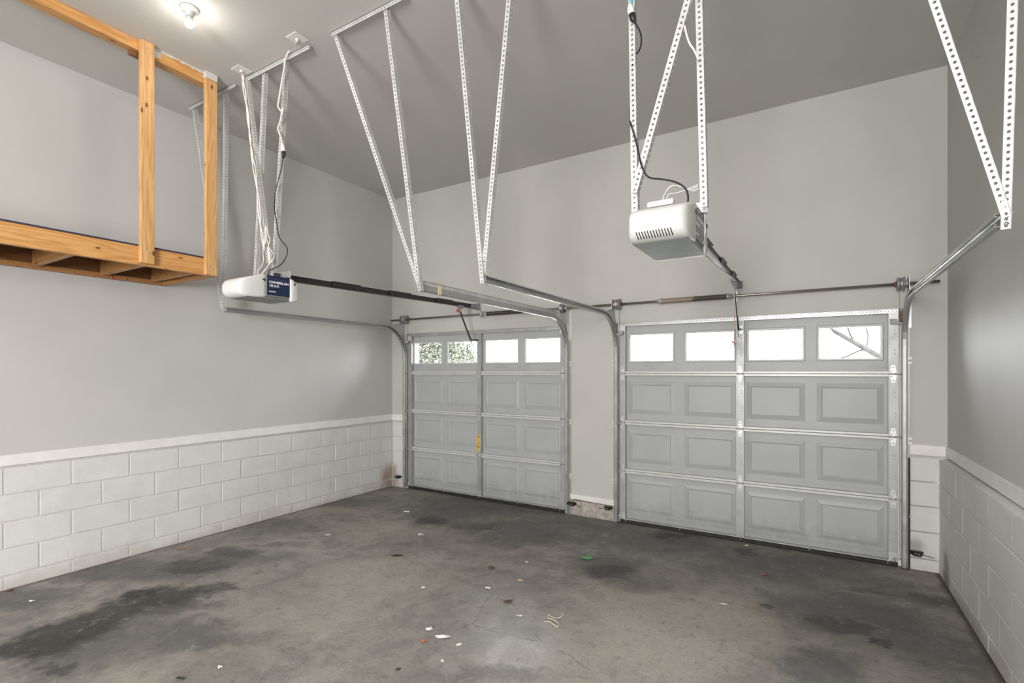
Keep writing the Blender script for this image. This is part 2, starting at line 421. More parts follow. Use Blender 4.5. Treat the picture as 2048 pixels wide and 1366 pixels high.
M['black'] = plain('black_plastic', (0.018, 0.018, 0.018), 0.4, 0, 0.1, 30)
M['white'] = plain('white_plastic', (0.66, 0.66, 0.645), 0.35, 0, 0.02, 6)
M['ivory'] = plain('ivory_wire', (0.78, 0.75, 0.68), 0.5, 0, 0.05, 30)
M['paintedcable'] = plain('cable_painted_ceiling_colour', (0.62, 0.59, 0.55), 0.6, 0, 0.08, 30)
M['blue'] = plain('navy_label', (0.010, 0.018, 0.060), 0.35, 0, 0.15, 20)
M['sheenlabel'] = plain('sheen_greyed_label', (0.13, 0.14, 0.16), 0.25, 0.2, 0.15, 20)  # navy label with its glancing reflection put into a greyer colour
M['print'] = plain('white_print', (0.82, 0.82, 0.82), 0.5, 0, 0.02, 20)
M['pan'] = plain('grey_steel_pan', (0.20, 0.215, 0.21), 0.45, 0.3, 0.06, 20)
M['red'] = plain('red_plastic', (0.50, 0.03, 0.025), 0.4, 0, 0.1, 30)
M['collar'] = plain('dull_red_collar', (0.22, 0.09, 0.08), 0.5, 0.3, 0.2, 40)
M['pinkcord'] = plain('faded_red_cord', (0.62, 0.40, 0.36), 0.7, 0, 0.15, 60)
M['tape'] = plain('masking_tape', (0.75, 0.66, 0.42), 0.6, 0, 0.05, 30)
M['yellow'] = plain('yellow_sticker', (0.72, 0.47, 0.06), 0.45, 0, 0.05, 30)
M['ochre'] = plain('ochre_print', (0.36, 0.20, 0.03), 0.5, 0, 0.1, 30)
M['deckedge'] = plain('dark_blue_deck_edge', (0.030, 0.030, 0.075), 0.5, 0, 0.15, 20)
M['rust'] = plain('rusty_wood', (0.24, 0.12, 0.06), 0.8, 0, 0.35, 30)

def mat_wood(name, axis, c0, c1, knots=True):
    t = NT(name)
    p = t.obj()
    sc = [1.0, 1.0, 1.0]; sc[axis] = 0.06
    q = t.vm('MULTIPLY', p, tuple(sc))
    w = t.noise(q, 9, 4, 0.5)
    rings = t.ma('FRACT', t.ma('MULTIPLY', t.ma('ADD', w, t.ma('MULTIPLY', t.noise(q, 30, 2), 0.08)), 13.0))
    g = t.ss(t.ma('ABSOLUTE', t.ma('SUBTRACT', rings, 0.5)), 0.05, 0.5)
    col = t.mix(t.ma('MULTIPLY', g, 0.60), c0, c1)
    fine = t.noise(t.vm('MULTIPLY', p, tuple(220 if i != axis else 6 for i in range(3))), 1.0, 3)
    col = t.mix(t.ss(fine, 0.5, 0.8, 0, 0.25), col, c1)
    if knots:
        ks = [13.0, 13.0, 13.0]; ks[axis] = 6.0
        ns = t.vm('ADD', t.vm('MULTIPLY', p, tuple(ks)), t.vm('MULTIPLY', t.noise(p, 12, 2, col=True), (0.2, 0.2, 0.2)))
        v = t.vor(ns, 1.0)
        col = t.mix(t.ss(v, 0.08, 0.28, 0.45, 0.0), col, c1)
        col = t.mix(t.ss(v, 0.085, 0.13, 0.92, 0.0), col, (0.10, 0.035, 0.01))
    t.bump(g, 0.08, 0.001)
    return t.out(col, 0.42)
WC = ((0.60, 0.325, 0.115), (0.40, 0.165, 0.042))
M['woody'] = mat_wood('pine_lumber_lengthwise', 1, *WC)
M['woodz'] = mat_wood('pine_lumber_upright', 2, (0.64, 0.385, 0.165), (0.45, 0.21, 0.065))
M['woodx'] = mat_wood('pine_lumber_crosswise', 0, *WC)
M['woodsh'] = mat_wood('shaded_pine_joist', 0, (0.40, 0.205, 0.078), (0.27, 0.115, 0.035))  # pine copy with the shade under the deck put into its colour
M['ply'] = mat_wood('brown_plywood_deck', 1, (0.20, 0.095, 0.036), (0.12, 0.055, 0.02), False)

def mat_glass():
    t = NT('clear_window_glass')
    tr = t.new('ShaderNodeBsdfTransparent'); tr.inputs[0].default_value = (0.97, 0.98, 0.98, 1)
    gl = t.new('ShaderNodeBsdfGlossy'); gl.inputs['Roughness'].default_value = 0.02
    fr = t.new('ShaderNodeFresnel'); fr.inputs[0].default_value = 1.45
    mx = t.new('ShaderNodeMixShader')
    t.l.new(fr.outputs[0], mx.inputs[0]); t.l.new(tr.outputs[0], mx.inputs[1]); t.l.new(gl.outputs[0], mx.inputs[2])
    t.l.new(mx.outputs[0], t.n['Material Output'].inputs[0])
    return t.m
M['glass'] = mat_glass()
def mat_bulb():
    t = NT('lit_bulb_glass')
    return t.out((0.9, 0.9, 0.9), 0.3, 0, **{'Emission Color': (1.0, 0.93, 0.84), 'Emission Strength': BULB_POWER})
M['bulb'] = mat_bulb()

# ------------------------------------------------------------------ the room
XL, XR, XB, YB, HC, YR = -5.243, 0.917, 0.865, 5.31, 4.14, -4.6
D1 = (-4.940, -2.488)          # left door, right door: x extents
D2 = (-1.838, 0.597)
OP1 = (-4.975, -2.455)         # wall openings
OP2 = (-1.873, 0.632)
DT = 2.185                     # opening height

struct(MB().box((XL - 0.1, YR - 0.1, -0.1), (1.05, YB + 0.22, 0.0)), 'floor', M['floor'])
struct(MB().box((XL - 0.1, YR - 0.1, HC), (1.05, YB + 0.22, HC + 0.1)), 'ceiling', M['ceil'])
wl = struct(MB().box((XL - 0.1, YR, 0.93), (XL, YB + 0.2, HC)), 'wall_left', M['wall'])
wb = MB()
wb.box((XL, YB, 0.94), (OP1[0], YB + 0.2, DT)); wb.box((OP1[1], YB, 0.19), (OP2[0], YB + 0.2, DT)); wb.box((OP2[1], YB, 0.94), (XR + 0.1, YB + 0.2, DT))
wb.box((XL, YB, DT), (XR + 0.1, YB + 0.2, HC))
wb = struct(wb, 'wall_back', M['wall'])
wr = struct(MB().box((XR, YR, 0.952), (XR + 0.1, YB, HC)), 'wall_right', M['wall'])
struct(MB().box((XL, YR - 0.1, 0), (XR + 0.1, YR, HC)), 'wall_rear', M['wall'])

# concrete block courses: each block its own piece in front of a recessed mortar bed
def block_wall(parent, plane, face, depth, lo, hi, rows, joint0, pitch=0.4064, gap=0.0045, vg=0.0045):
    """plane 'x+' : face at x=face looking +x ; 'x-' looking -x ; 'y-' looking -y; runs lo..hi"""
    for r in range(len(rows) - 1):
        z0, z1 = rows[r] + gap, rows[r + 1] - gap
        off = joint0 + (0 if r % 2 == (len(rows) - 2) % 2 else pitch / 2)
        k = math.floor((lo - off) / pitch)
        cuts = [lo]
        while off + k * pitch < hi:
            c = off + k * pitch
            if c > lo + 0.03 and c < hi - 0.03: cuts.append(c)
            k += 1
        cuts.append(hi)
        for a, b in zip(cuts[:-1], cuts[1:]):
            j = random.uniform(-0.0015, 0.0015)
            if plane == 'x+': A, B = (face - depth, a + vg, z0), (face + j, b - vg, z1)
            elif plane == 'x-': A, B = (face + j, a + vg, z0), (face + depth, b - vg, z1)
            else: A, B = (a + vg, face + j, z0), (b - vg, face + depth, z1)
            MB().bbox(A, B, 0.004 if vg > 0.003 else 0.0022).build('block', M['block'], parent)
ROWS = [0.0, 0.103, 0.309, 0.513, 0.719, 0.925]
block_wall(wl, 'x+', XL, 0.05, YR, YB, ROWS, YB - 0.4052)
MB().box((XL - 0.1, YR, 0), (XL - 0.0035, YB + 0.2, 0.93)).build('mortar_bed', M['mortar'], wl)
RROWS = [0.0, 0.115, 0.32, 0.525, 0.727, 0.926]
block_wall(wr, 'x-', XB, 0.05, YR, YB - 0.002, RROWS, YB - 0.55, vg=0.0016)
MB().box((XB + 0.0035, YR, 0), (XR + 0.1, YB, 0.931)).build('mortar_bed', M['mortar'], wr)
block_wall(wb, 'y-', YB - 0.003, 0.05, XL + 0.001, OP1[0], ROWS, XL + 0.2)
block_wall(wb, 'y-', YB - 0.003, 0.05, OP2[1] + 0.028, XB + 0.002, [0.0, 0.105, 0.327, 0.539, 0.744, 0.945], XB - 0.8, pitch=2.0, vg=0.002)
mb = MB(); mb.box((XL, YB + 0.001, 0), (OP1[0], YB + 0.2, 0.94)); mb.box((OP2[1], YB + 0.02, 0), (XR + 0.1, YB + 0.2, 0.945))
mb.build('mortar_bed', M['mortar'], wb)
mb = MB()
bm = bmesh.new(); bmesh.ops.create_grid(bm, x_segments=16, y_segments=5, size=0.5); bm.free()
mb.bbox((OP1[1] + 0.03, YB - 0.004, 0), (OP2[0] - 0.02, YB + 0.2, 0.168), 0.006)
mb.build('concrete_curb', M['curb'], wb)
# ledge of the right-hand block wall and the left end of the sill, painted
MB().add([(XB - 0.001, YR, 0.922), (XR + 0.05, YR, 0.922), (XR + 0.05, YB - 0.002, 0.922), (XB - 0.001, YB - 0.002, 0.922), (XB - 0.001, YR, 0.931), (XR + 0.05, YR, 0.957), (XR + 0.05, YB - 0.002, 0.957), (XB - 0.001, YB - 0.002, 0.931)], [(0,3,2,1),(4,5,6,7),(0,1,5,4),(1,2,6,5),(2,3,7,6),(3,0,4,7)]).build('ledge_cap', M['block'], wr)

def board(name, x0, x1, y0, y1, za, zb, zc, zd, axis='y'):
    """baseboard whose bottom and top rise from (za, zb) to (zc, zd) along its length"""
    if axis == 'y':
        vs = [(x0,y0,za),(x1,y0,za),(x1,y1,zc),(x0,y1,zc),(x0,y0,zb),(x1,y0,zb),(x1,y1,zd),(x0,y1,zd)]
    else:
        vs = [(x0,y0,za),(x1,y0,zc),(x1,y1,zc),(x0,y1,za),(x0,y0,zb),(x1,y0,zd),(x1,y1,zd),(x0,y1,zb)]
    m = MB(); m.add(vs, [(0,3,2,1),(4,5,6,7),(0,1,5,4),(1,2,6,5),(2,3,7,6),(3,0,4,7)])
    return struct(m, name, M['trimw'], bevel=0.003)
board('baseboard_left', XL - 0.003, XL + 0.013, YR, YB, 0.921, 1.000, 0.953, 1.040)
board('baseboard_back', XL + 0.013, OP1[0] + 0.004, YB - 0.014, YB + 0.003, 0.953, 1.040, 0.955, 1.041, 'x')
board('baseboard_back', OP1[1] + 0.03, OP2[0] - 0.015, YB - 0.014, YB + 0.003, 0.192, 0.245, 0.172, 0.236, 'x').name = 'baseboard_pier'
board('baseboard_back', OP2[1] + 0.04, XR - 0.013, YB - 0.014, YB + 0.003, 0.963, 1.050, 0.961, 1.047, 'x').name = 'baseboard_corner'
board('baseboard_right', XR - 0.013, XR + 0.003, YR, YB, 0.957, 1.047, 0.960, 1.047)
# door stops outside each door close the opening
n = 1
for (a, b) in (OP1, OP2):
    for bx in (((a, YB + 0.055, 0), (a + 0.065, YB + 0.2, DT)), ((b - 0.065, YB + 0.055, 0), (b, YB + 0.2, DT)), ((a + 0.065, YB + 0.055, DT - 0.05), (b - 0.065, YB + 0.2, DT))):
        struct(MB().box(*bx), 'trim_%d' % n, M['trimw']); n += 1

# ------------------------------------------------------------------ sectional garage doors
YS = YB + 0.048      # steel skin
YF = YB + 0.002      # face of stiles and lips
ZJ = [0.042, 0.572, 1.100, 1.634, 2.165]
def panel_skin(mb, xs, zs, cells, yb):
    """skin with embossed panels; cells = set of (i, j) that are panels, holes = open"""
    for i in range(len(xs) - 1):
        for j in range(len(zs) - 1):
            x0, x1, z0, z1 = xs[i], xs[i+1], zs[j], zs[j+1]
            k = cells.get((i, j))
            if k is None:
                mb.add([(x0,yb,z0),(x1,yb,z0),(x1,yb,z1),(x0,yb,z1)], [(0,1,2,3)])
            elif k == 'panel':
                loops = [(0, 0), (0.036, -0.010), (0.047, -0.0025)]
                vs = []
                for (ins, dy) in loops:
                    vs += [(x0+ins,yb+dy,z0+ins),(x1-ins,yb+dy,z0+ins),(x1-ins,yb+dy,z1-ins),(x0+ins,yb+dy,z1-ins)]
                fs = []
                for l in range(len(loops) - 1):
                    for c in range(4):
                        c2 = (c + 1) % 4
                        fs.append((l*4+c, l*4+c2, (l+1)*4+c2, (l+1)*4+c))
                b = (len(loops) - 1) * 4
                fs.append((b, b+1, b+2, b+3))
                mb.add(vs, fs)

def garage_door(idx, X0, X1, winx, cen, stl, yellow):
    root = bpy.data.objects.new('door_%d' % idx, None); COL.objects.link(root)
    root.location = ((X0 + X1) / 2, YF, 0); root['kind'] = 'structure'
    stiles = [(X0, X0 + stl), cen, (X1 - stl, X1)]
    for r in range(4):
        z0, z1 = ZJ[r], ZJ[r+1]
        mb = MB()
        wz0, wz1 = (1.772, 2.049) if r == 3 else (z0 + 0.095, z1 - 0.085)
        g = 0.0 if r == 3 else 0.022
        xs = [X0] + [v for (a, b) in winx for v in (a - g, b + g)] + [X1]
        zs = [z0, wz0, wz1, z1]
        cells = {(2*q+1, 1): ('hole' if r == 3 else 'panel') for q in range(4)}
        panel_skin(mb, xs, zs, cells, YS)
        # shallow horizontal creases in the skin
        for zc in ((z0 + 0.055, z1 - 0.05) if r < 3 else ()):
            mb.box((X0 + 0.02, YS - 0.003, zc), (X1 - 0.02, YS + 0.001, zc + 0.004))
        sec = mb.build('section', M['door'], root, fixn=False)
        # folded lips along top and bottom
        lm = MB()
        if r > 0:
            lm.bbox((X0 + 0.01, YF, z0 + 0.0015), (X1 - 0.01, YS + 0.002, z0 + 0.024), 0.003)
        if r < 3:
            lm.bbox((X0 + 0.01, YF, z1 - 0.024), (X1 - 0.01, YS + 0.002, z1 - 0.0015), 0.003)
        else:
            lm.bbox((X0 + 0.01, YF + 0.004, z1 - 0.012), (X1 - 0.01, YS + 0.002, z1), 0.003)
        lm.build('section_lip', M['rail'], sec)
        for (a, b) in stiles:
            sm = MB()
            sm.box((a, YF - 0.003, z0 + 0.001), (b, YF, z1 - 0.001))
            sm.box((a, YF, z0 + 0.001), (a + 0.002, YS, z1 - 0.001)); sm.box((b - 0.002, YF, z0 + 0.001), (b, YS, z1 - 0.001))
            xm = (a + b) / 2
            for zq in (z0 + 0.17, z0 + 0.20, z1 - 0.19, z1 - 0.16):
                sm.cyl((xm + 0.012, YF - 0.003, zq), (xm + 0.012, YF - 0.0045, zq), 0.004, 8)
            sm.build('stile', M['stile'], sec)
        if r == 3:
            for (a, b) in winx:
                fm = MB()
                w = 0.024
                for ring in (((a-w, b+w, wz0-w, wz1+w), (a, b, wz0, wz1)),):
                    (ax, bx, az, bz), (cx, dx, cz, dz) = ring
                    ys = [YS - 0.001, YS - 0.012, YS - 0.012, YS + 0.006]
                    ins = [0, 0.008, 0.018, 0.026]
                    vs = []
                    for y, i_ in zip(ys, ins):
                        vs += [(ax+i_,y,az+i_),(bx-i_,y,az+i_),(bx-i_,y,bz-i_),(ax+i_,y,bz-i_)]
                    fs = [(l*4+c, l*4+(c+1)%4, (l+1)*4+(c+1)%4, (l+1)*4+c) for l in range(3) for c in range(4)]
                    fm.add(vs, fs)
                fm.build('window_frame', M['winf'], sec)
                MB().box((a - 0.004, YS + 0.004, wz0 - 0.004), (b + 0.004, YS + 0.007, wz1 + 0.004)).build('pane', M['glass'], sec)
    # hinges, rollers, top strut, seal
    for j in (1, 2, 3):
        for si, (a, b) in enumerate(stiles):
            xm = (a + b) / 2; z = ZJ[j]
            hm = MB()
            for s_ in (1, -1):
                vs = [(xm-0.026,YF-0.006,z),(xm+0.026,YF-0.006,z),(xm+0.012,YF-0.006,z+s_*0.075),(xm-0.012,YF-0.006,z+s_*0.075)]
                vs += [(x,YF-0.003,zz) for (x,_,zz) in vs]
                hm.add(vs, [(0,1,2,3),(7,6,5,4),(0,4,5,1),(1,5,6,2),(2,6,7,3),(3,7,4,0)])
                hm.cyl((xm, YF-0.006, z+s_*0.055), (xm, YF-0.011, z+s_*0.055), 0.005, 8)
                hm.cyl((xm-0.012, YF-0.006, z+s_*0.022), (xm-0.012, YF-0.011, z+s_*0.022), 0.005, 8)
            hm.cyl((xm - 0.028, YF - 0.012, z), (xm + 0.028, YF - 0.012, z), 0.008, 10)
            hm.build('hinge', M['galv'], root)
            if si != 1:
                o_ = -1 if si == 0 else 1
                rm = MB()
                rm.cyl((xm, YF - 0.014, z), (xm + o_ * 0.075, YF - 0.018, z), 0.0055, 8)
                rm.cyl((xm + o_ * 0.066, YF - 0.018, z), (xm + o_ * 0.083, YF - 0.018, z), 0.020, 14)
                rm.build('roller', M['galv'], root)
    for o_, (a, b) in ((-1, stiles[0]), (1, stiles[2])):
        xm = (a + b) / 2
        tm = MB()
        tm.box((a, YF - 0.009, 2.085), (b, YF - 0.003, 2.155))
        pts = [(YF - 0.006, 2.10), (YF - 0.05, 2.085), (YF - 0.075, 2.055)]
        for (ya, za), (yb_, zb_) in zip(pts[:-1], pts[1:]):
            tm.bar((xm, ya, za), (xm, yb_, zb_), 0.05, 0.004, (0, 0, 1))
        tm.cyl((xm, YF - 0.068, 2.058), (xm + o_ * 0.085, YF - 0.068, 2.058), 0.0055, 8)
        tm.build('top_roller_bracket', M['strap'], root)
        bm_ = MB()
        bm_.box((a, YF - 0.008, 0.045), (b, YF - 0.003, 0.12)); bm_.cyl((xm, YF - 0.012, 0.075), (xm + o_ * 0.075, YF - 0.012, 0.075), 0.006, 8)
        bm_.cyl((xm, YF - 0.008, 0.055), (xm, YF - 0.016, 0.055), 0.016, 10)
        bm_.build('bottom_bracket', M['galv'], root)
    sm = MB().angle((X0, YF - 0.006, 2.185), (X1, YF - 0.006, 2.185), (0, 0, -1), (0, -1, 0), w=0.036, w2=0.03, hr=0.004)
    sm.build('top_strut', M['galv'], root)
    MB().bbox((X0 + 0.005, YF - 0.0045, 0.0405), (X1 - 0.005, YS + 0.004, 0.052), 0.003).build('bottom_retainer', M['galv'], root)
    sl = MB().bbox((X0, YF - 0.004, 0.0005), (X1, YS - 0.004, 0.040), 0.008)
    sl.build('bottom_seal', M['rubber'], root)
    bt = MB()
    for i in range(5):
        x = X0 + 0.07 + (X1 - X0 - 0.14) * i / 4
        bt.cyl((x, YF - 0.004, 0.030), (x, YF - 0.009, 0.030), 0.007, 8)
    bt.build('retainer_bolt', M['galv'], root)
    if yellow:
        xa, xb = cen[0] + 0.004, cen[0] + 0.052
        ym = YF - 0.0035
        lb = MB().box((xa, ym - 0.0008, 0.585), (xb, ym, 0.840)).build('warning_label', M['yellow'], root)
        lb['label'] = 'yellow warning sticker with dark bands on the centre stile'
        pm = MB()
        for (z0, z1) in ((0.795, 0.826), (0.765, 0.775), (0.74, 0.75), (0.715, 0.728), (0.665, 0.70)):
            pm.box((xa + 0.009, ym - 0.0014, z0), (xb - 0.011, ym - 0.0008, z1))
        pm.build('print_band', M['ochre'], lb)
    return root
garage_door(1, D1[0], D1[1], [(-4.851, -4.372), (-4.251, -3.780), (-3.637, -3.165), (-3.044, -2.576)], (-3.746, -3.681), 0.070, True)
garage_door(2, D2[0], D2[1], [(-1.731, -1.280), (-1.139, -0.689), (-0.552, -0.103), (0.031, 0.481)], (-0.660, -0.591), 0.066, False)

# ------------------------------------------------------------------ door tracks
R_T, ZC_T, Y_T, Z_T, Y_E = 0.40, 1.865, 5.281, 2.265, 2.745
def track_path(x):
    pth = [(x, Y_T, z, 1, 0) for z in (0.02, 0.6, 1.2, ZC_T)]
    for k in range(1, 11):
        a = PI / 2 * k / 10
        pth.append((x, Y_T - R_T + R_T * math.cos(a), ZC_T + R_T * math.sin(a), math.cos(a), math.sin(a)))
    for y in (4.2, 3.5, Y_E): pth.append((x, y, Z_T, 0, 1))
    return pth

def door_track(x, sg, label, extra=None, tall=0.022):
    """x: back of the channel; sg: +1 opens towards +x"""
    t = thing('door_track', label, 'track', (x, Y_T, 0.0), 'garage door tracks')
    prof = [(0.026,0.014),(0.032,0.017),(0.033,0.023),(0.027,0.026),(0.006,0.0255),(0.0,0.020),(0.0,-0.020),(0.006,-0.0255),(0.027,-0.026),(0.033,-0.023),(0.032,-0.017),(0.026,-0.014)]
    prof = [(sg * a, b) for a, b in prof]
    MB().sweep(prof, track_path(x)).build('channel', M['track'], t, solid=0.0016)
    o = -sg
    wa = MB()
    xa, xb = sorted((x + o * 0.002, x + o * 0.024))
    wa.box((xa, 5.3055, 0.02), (xb, 5.3085, 2.02))
    xa, xb = sorted((x + o * 0.002, x + o * 0.005))
    wa.box((xa, 5.262, 0.02), (xb, 5.3055, 2.02))
    wa.build('wall_angle', M['stile'], t)
    for z in (0.42, 1.05, 1.72):
        jb = MB()
        xa, xb = sorted((x + o * 0.005, x + o * 0.036))
        jb.box((xa, 5.301, z), (xb, 5.3055, z + 0.055))
        jb.cyl((x + o * 0.025, 5.301, z + 0.027), (x + o * 0.025, 5.292, z + 0.027), 0.009, 8)
        jb.build('jamb_bracket', M['strap'], t)
    fb = MB()
    xa, xb = sorted((x + o * 0.0052, x + o * 0.0085))
    pts = [(5.3085, 2.00), (5.3085, 2.44), (5.205, 2.44), (5.205, 2.33), (5.02, 2.292), (5.02, 2.245), (5.17, 2.20), (5.245, 2.08), (5.262, 2.00)]
    n = len(pts)
    fb.add([(xa, y, z) for y, z in pts] + [(xb, y, z) for y, z in pts], [tuple(range(n)), tuple(range(2*n-1, n-1, -1))] + [(i, (i+1) % n, n+(i+1) % n, n+i) for i in range(n)])
    xa, xb = sorted((x + o * 0.0085, x + o * 0.034))
    fb.box((xa, 5.3045, 2.02), (xb, 5.3085, 2.36))
    fb.build('flag_bracket', M['galv'], t)
    ta = MB().angle((x + o * 0.002, 5.02, Z_T + 0.006 + tall), (x + o * 0.002, Y_E + 0.01, Z_T + 0.006 + tall), (0, 0, -1), (o, 0, 0), w=0.026, w2=0.024, hr=0.004)
    ta.build('top_angle', M['strap'], t)
    return t
tl = door_track(-4.992, 1, 'galvanised track left of the left door, curving back along the left wall')
tm = door_track(-2.438, -1, 'galvanised track right of the left door with a strip of masking tape on it', tall=0.040)
door_track(-1.882, 1, 'galvanised track left of the right door, beside the pier')
tr = door_track(0.652, -1, 'galvanised track right of the right door, beside the right wall')
tp = MB().box((-2.4365, 2.945, 2.236), (-2.433, 2.985, 2.320)).build('tape_strip', M['tape'], tm)
tp['label'] = 'cream masking tape stuck on the track'
MB().box((0.657, 5.293, 0.004), (0.676, 5.3045, 0.935)).build('dark_gap_strip', M['rubber'], tr)['label'] = 'black strip drawn for the dark gap between track and block wall'  # shade in the gap beside the track, added as a black strip
MB().box((0.606, 5.306, 2.06), (0.632, 5.34, 2.17)).build('rusty_block', M['rust'], tr)['label'] = 'rust brown wood block at the top of the track'

def track_hanger(label, bot, tops, xc0, xc1, group='punched steel hangers of the door tracks'):
    t = thing('track_hanger', label, 'bracket', (bot[0], 2.46, HC), group)
    for i, (xt, dy) in enumerate(tops):
        p0 = (xt, 2.46, HC - 0.004); p1 = (bot[0], Y_E - 0.006 + dy, bot[2])
        if i: p1 = (bot[0], Y_E - 0.006 + dy, bot[2] + 0.05)
        MB().angle(p0, p1, (-1, 0, 0), (0, 1, 0)).build('punched_strap', M['strap'], t)
    MB().angle((xc0, 2.452, HC - 0.004), (xc1, 2.452, HC - 0.004), (0, 0, -1), (0, 1, 0), w=0.030, w2=0.03, hr=0.0052).build('ceiling_angle', M['strap'], t)
    bl = MB()
    for dz in (0.02, 0.05):
        bl.cyl((bot[0] - 0.016, Y_E - 0.0065, bot[2] + dz), (bot[0] - 0.016, Y_E - 0.015, bot[2] + dz), 0.008, 6)
    bl.build('bolt', M['galv'], t)
    return t
track_hanger('pair of punched steel straps beside the end of the wooden rack', (-4.976, 2.76, 2.236), [(-4.432, 0), (-4.965, -0.012)], -5.03, -4.27)
track_hanger('pair of punched steel straps with the tape-marked track at its foot', (-2.422, 2.76, 2.236), [(-2.484, 0), (-2.995, -0.012)], -3.03, -2.30)
track_hanger('pair of punched steel straps spreading upwards in the middle of the ceiling', (-1.866, 2.76, 2.238), [(-1.893, -0.012), (-1.458, 0)], -2.02, -1.36)
track_hanger('pair of wide white punched straps nearest the right wall', (0.668, 2.70, 2.225), [(0.645, 0), (0.148, -0.012)], 0.05, 0.70)

# ------------------------------------------------------------------ torsion shafts, springs and drums
def torsion(label, x0, x1, drums, spring, cb, smat):
    yz = (5.24, 2.383)
    t = thing('torsion_shaft', label, 'shaft', ((x0 + x1) / 2, 5.24, 2.383), 'torsion shafts above the doors')
    MB().cyl((x0, *yz), (x1, *yz), 0.0127, 14).build('shaft', M['shaft'], t)
    for xd, o in drums:
        d = MB().lathe([(0.013,-0.028),(0.030,-0.028),(0.055,-0.022),(0.058,-0.014),(0.050,-0.008),(0.050,0.016),(0.060,0.019),(0.060,0.026),(0.028,0.028),(0.013,0.028)], (xd, *yz), 'x', 24)
        d.build('cable_drum', M['cast'], t)
        b = MB().lathe([(0.013,-0.008),(0.026,-0.008),(0.026,0.008),(0.013,0.008)], (xd + o * 0.040, *yz), 'x', 16)
        b.build('end_bearing', M['galv'], t)
        zc = MB().tube([(xd, 5.24 + 0.048, 2.36), (xd + o * 0.002, 5.300, 1.6), (xd + o * 0.004, 5.300, 0.10)], 0.0016, 5)
        zc.build('lift_cable', M['galv'], t)
        MB().lathe([(0.0131,-0.006),(0.021,-0.006),(0.021,0.006),(0.0131,0.006)], (xd - o * 0.035, *yz), 'x', 14).build('set_collar', M['collar'], t)
    sx0, sx1 = spring
    turns = int((sx1 - sx0) / 0.0068)
    pts = []
    for k in range(turns * 10 + 1):
        a = 2 * PI * k / 10
        pts.append((sx0 + (sx1 - sx0) * k / (turns * 10), yz[0] + 0.0225 * math.cos(a), yz[1] + 0.0225 * math.sin(a)))
    MB().tube(pts, 0.0033, 5).build('torsion_spring', smat, t)
    for xe, s_ in ((sx0, -1), (sx1, 1)):
        c = MB().lathe([(0.0131,0.0),(0.031,0.0),(0.031,s_*0.012),(0.022,s_*0.020),(0.022,s_*0.045),(0.0131,s_*0.045)], (xe, *yz), 'x', 18)
        for k in range(2):
            c.cyl((xe + s_ * 0.032, yz[0] - 0.02, yz[1] + (k - 0.5) * 0.02), (xe + s_ * 0.032, yz[0] - 0.032, yz[1] + (k - 0.5) * 0.02), 0.005, 6)
        c.build('spring_cone', M['galv'], t)
    cbm = MB()
    cbm.box((cb - 0.018, 5.302, 2.335), (cb + 0.018, 5.3085, 2.435)); cbm.box((cb - 0.003, 5.215, 2.345), (cb + 0.003, 5.303, 2.42))
    cbm.lathe([(0.0131,-0.008),(0.03,-0.008),(0.03,0.008),(0.0131,0.008)], (cb, *yz), 'x', 16)
    cbm.build('centre_bracket', M['galv'], t)
    return t
torsion('oily torsion shaft with a dark brown spring above the left door', -5.20, -2.215, [(-4.93, -1), (-2.492, 1)], (-3.545, -2.82), -3.63, M['spring'])
torsion('torsion shaft with a half tan, half greasy spring above the right door', -2.175, 0.858, [(-1.832, -1), (0.605, 1)], (-1.365, -0.735), -0.665, M['spring2'])

# ------------------------------------------------------------------ hanging wooden storage rack
rk = thing('storage_rack', 'wooden storage rack of pine lumber hung from the ceiling along the left wall', 'rack', (-4.78, 0.6, 2.455))
YK0 = -1.2
def lumber(name, a, b, m, c=0.003):
    return MB().bbox(a, b, c).build(name, m, rk)
lumber('front_beam', (-4.371, YK0, 2.455), (-4.333, 2.318, 2.594), M['woody'])
lumber('post', (-4.332, 1.758, 2.468), (-4.294, 1.850, HC - 0.002), M['woodz'])
lumber('post', (-4.332, 2.224, 2.456), (-4.294, 2.316, HC - 0.062), M['woodz'])
lumber('post', (-4.332, -0.4, 2.468), (-4.294, -0.308, HC - 0.002), M['woodz'])
lumber('ceiling_beam', (-4.425, 1.852, HC - 0.095), (-4.336, 2.318, HC - 0.001), M['woody'])
lumber('ceiling_beam', (-4.425, YK0, HC - 0.078), (-4.336, 1.846, HC - 0.001), M['woody'])
lumber('splice_block', (-4.40, 1.715, HC - 0.118), (-4.362, 1.80, HC - 0.079), M['ply'])
pe = MB().box((-4.334, 2.224, HC - 0.06), (-4.2935, 2.316, HC - 0.003)).build('post_end', M['ceil'], rk)
pe['label'] = 'top of the end post smeared with ceiling paint'
pp = MB(); random.seed(3)
for k in range(14):
    y = 1.87 + k * 0.026; pp.box((-4.337, y, HC - random.uniform(0.010, 0.022)), (-4.3345, y + 0.027, HC - 0.001))
pp.box((-4.3375, 1.856, HC - 0.07), (-4.3345, 1.91, HC - 0.01))
pp.build('paint_smear', M['ceil'], rk)['label'] = 'pale paint smeared along the ceiling beam'
lumber('rear_board', (XL + 0.001, YK0, 2.456), (XL + 0.030, 2.338, 2.592), M['ply'])  # board in shadow: its shade is put in by the dark brown colour
lumber('wall_ledger', (XL + 0.031, YK0, 2.455), (XL + 0.050, 2.344, 2.497), M['woodsh'])
for y in (2.30, 1.842, 1.41, 0.98, 0.55, 0.12, -0.31, -0.74, -1.17):
    a = lumber('joist', (XL + 0.051, y - 0.019 if y < 2.2 else y - 0.0, 2.4555 if y > 2.2 else 2.472), (-4.372, y + 0.019 if y < 2.2 else y + 0.038, 2.592), M['woodsh'])
lumber('joist', (XL + 0.051, 2.205, 2.478), (-4.372, 2.243, 2.592), M['woodsh'])
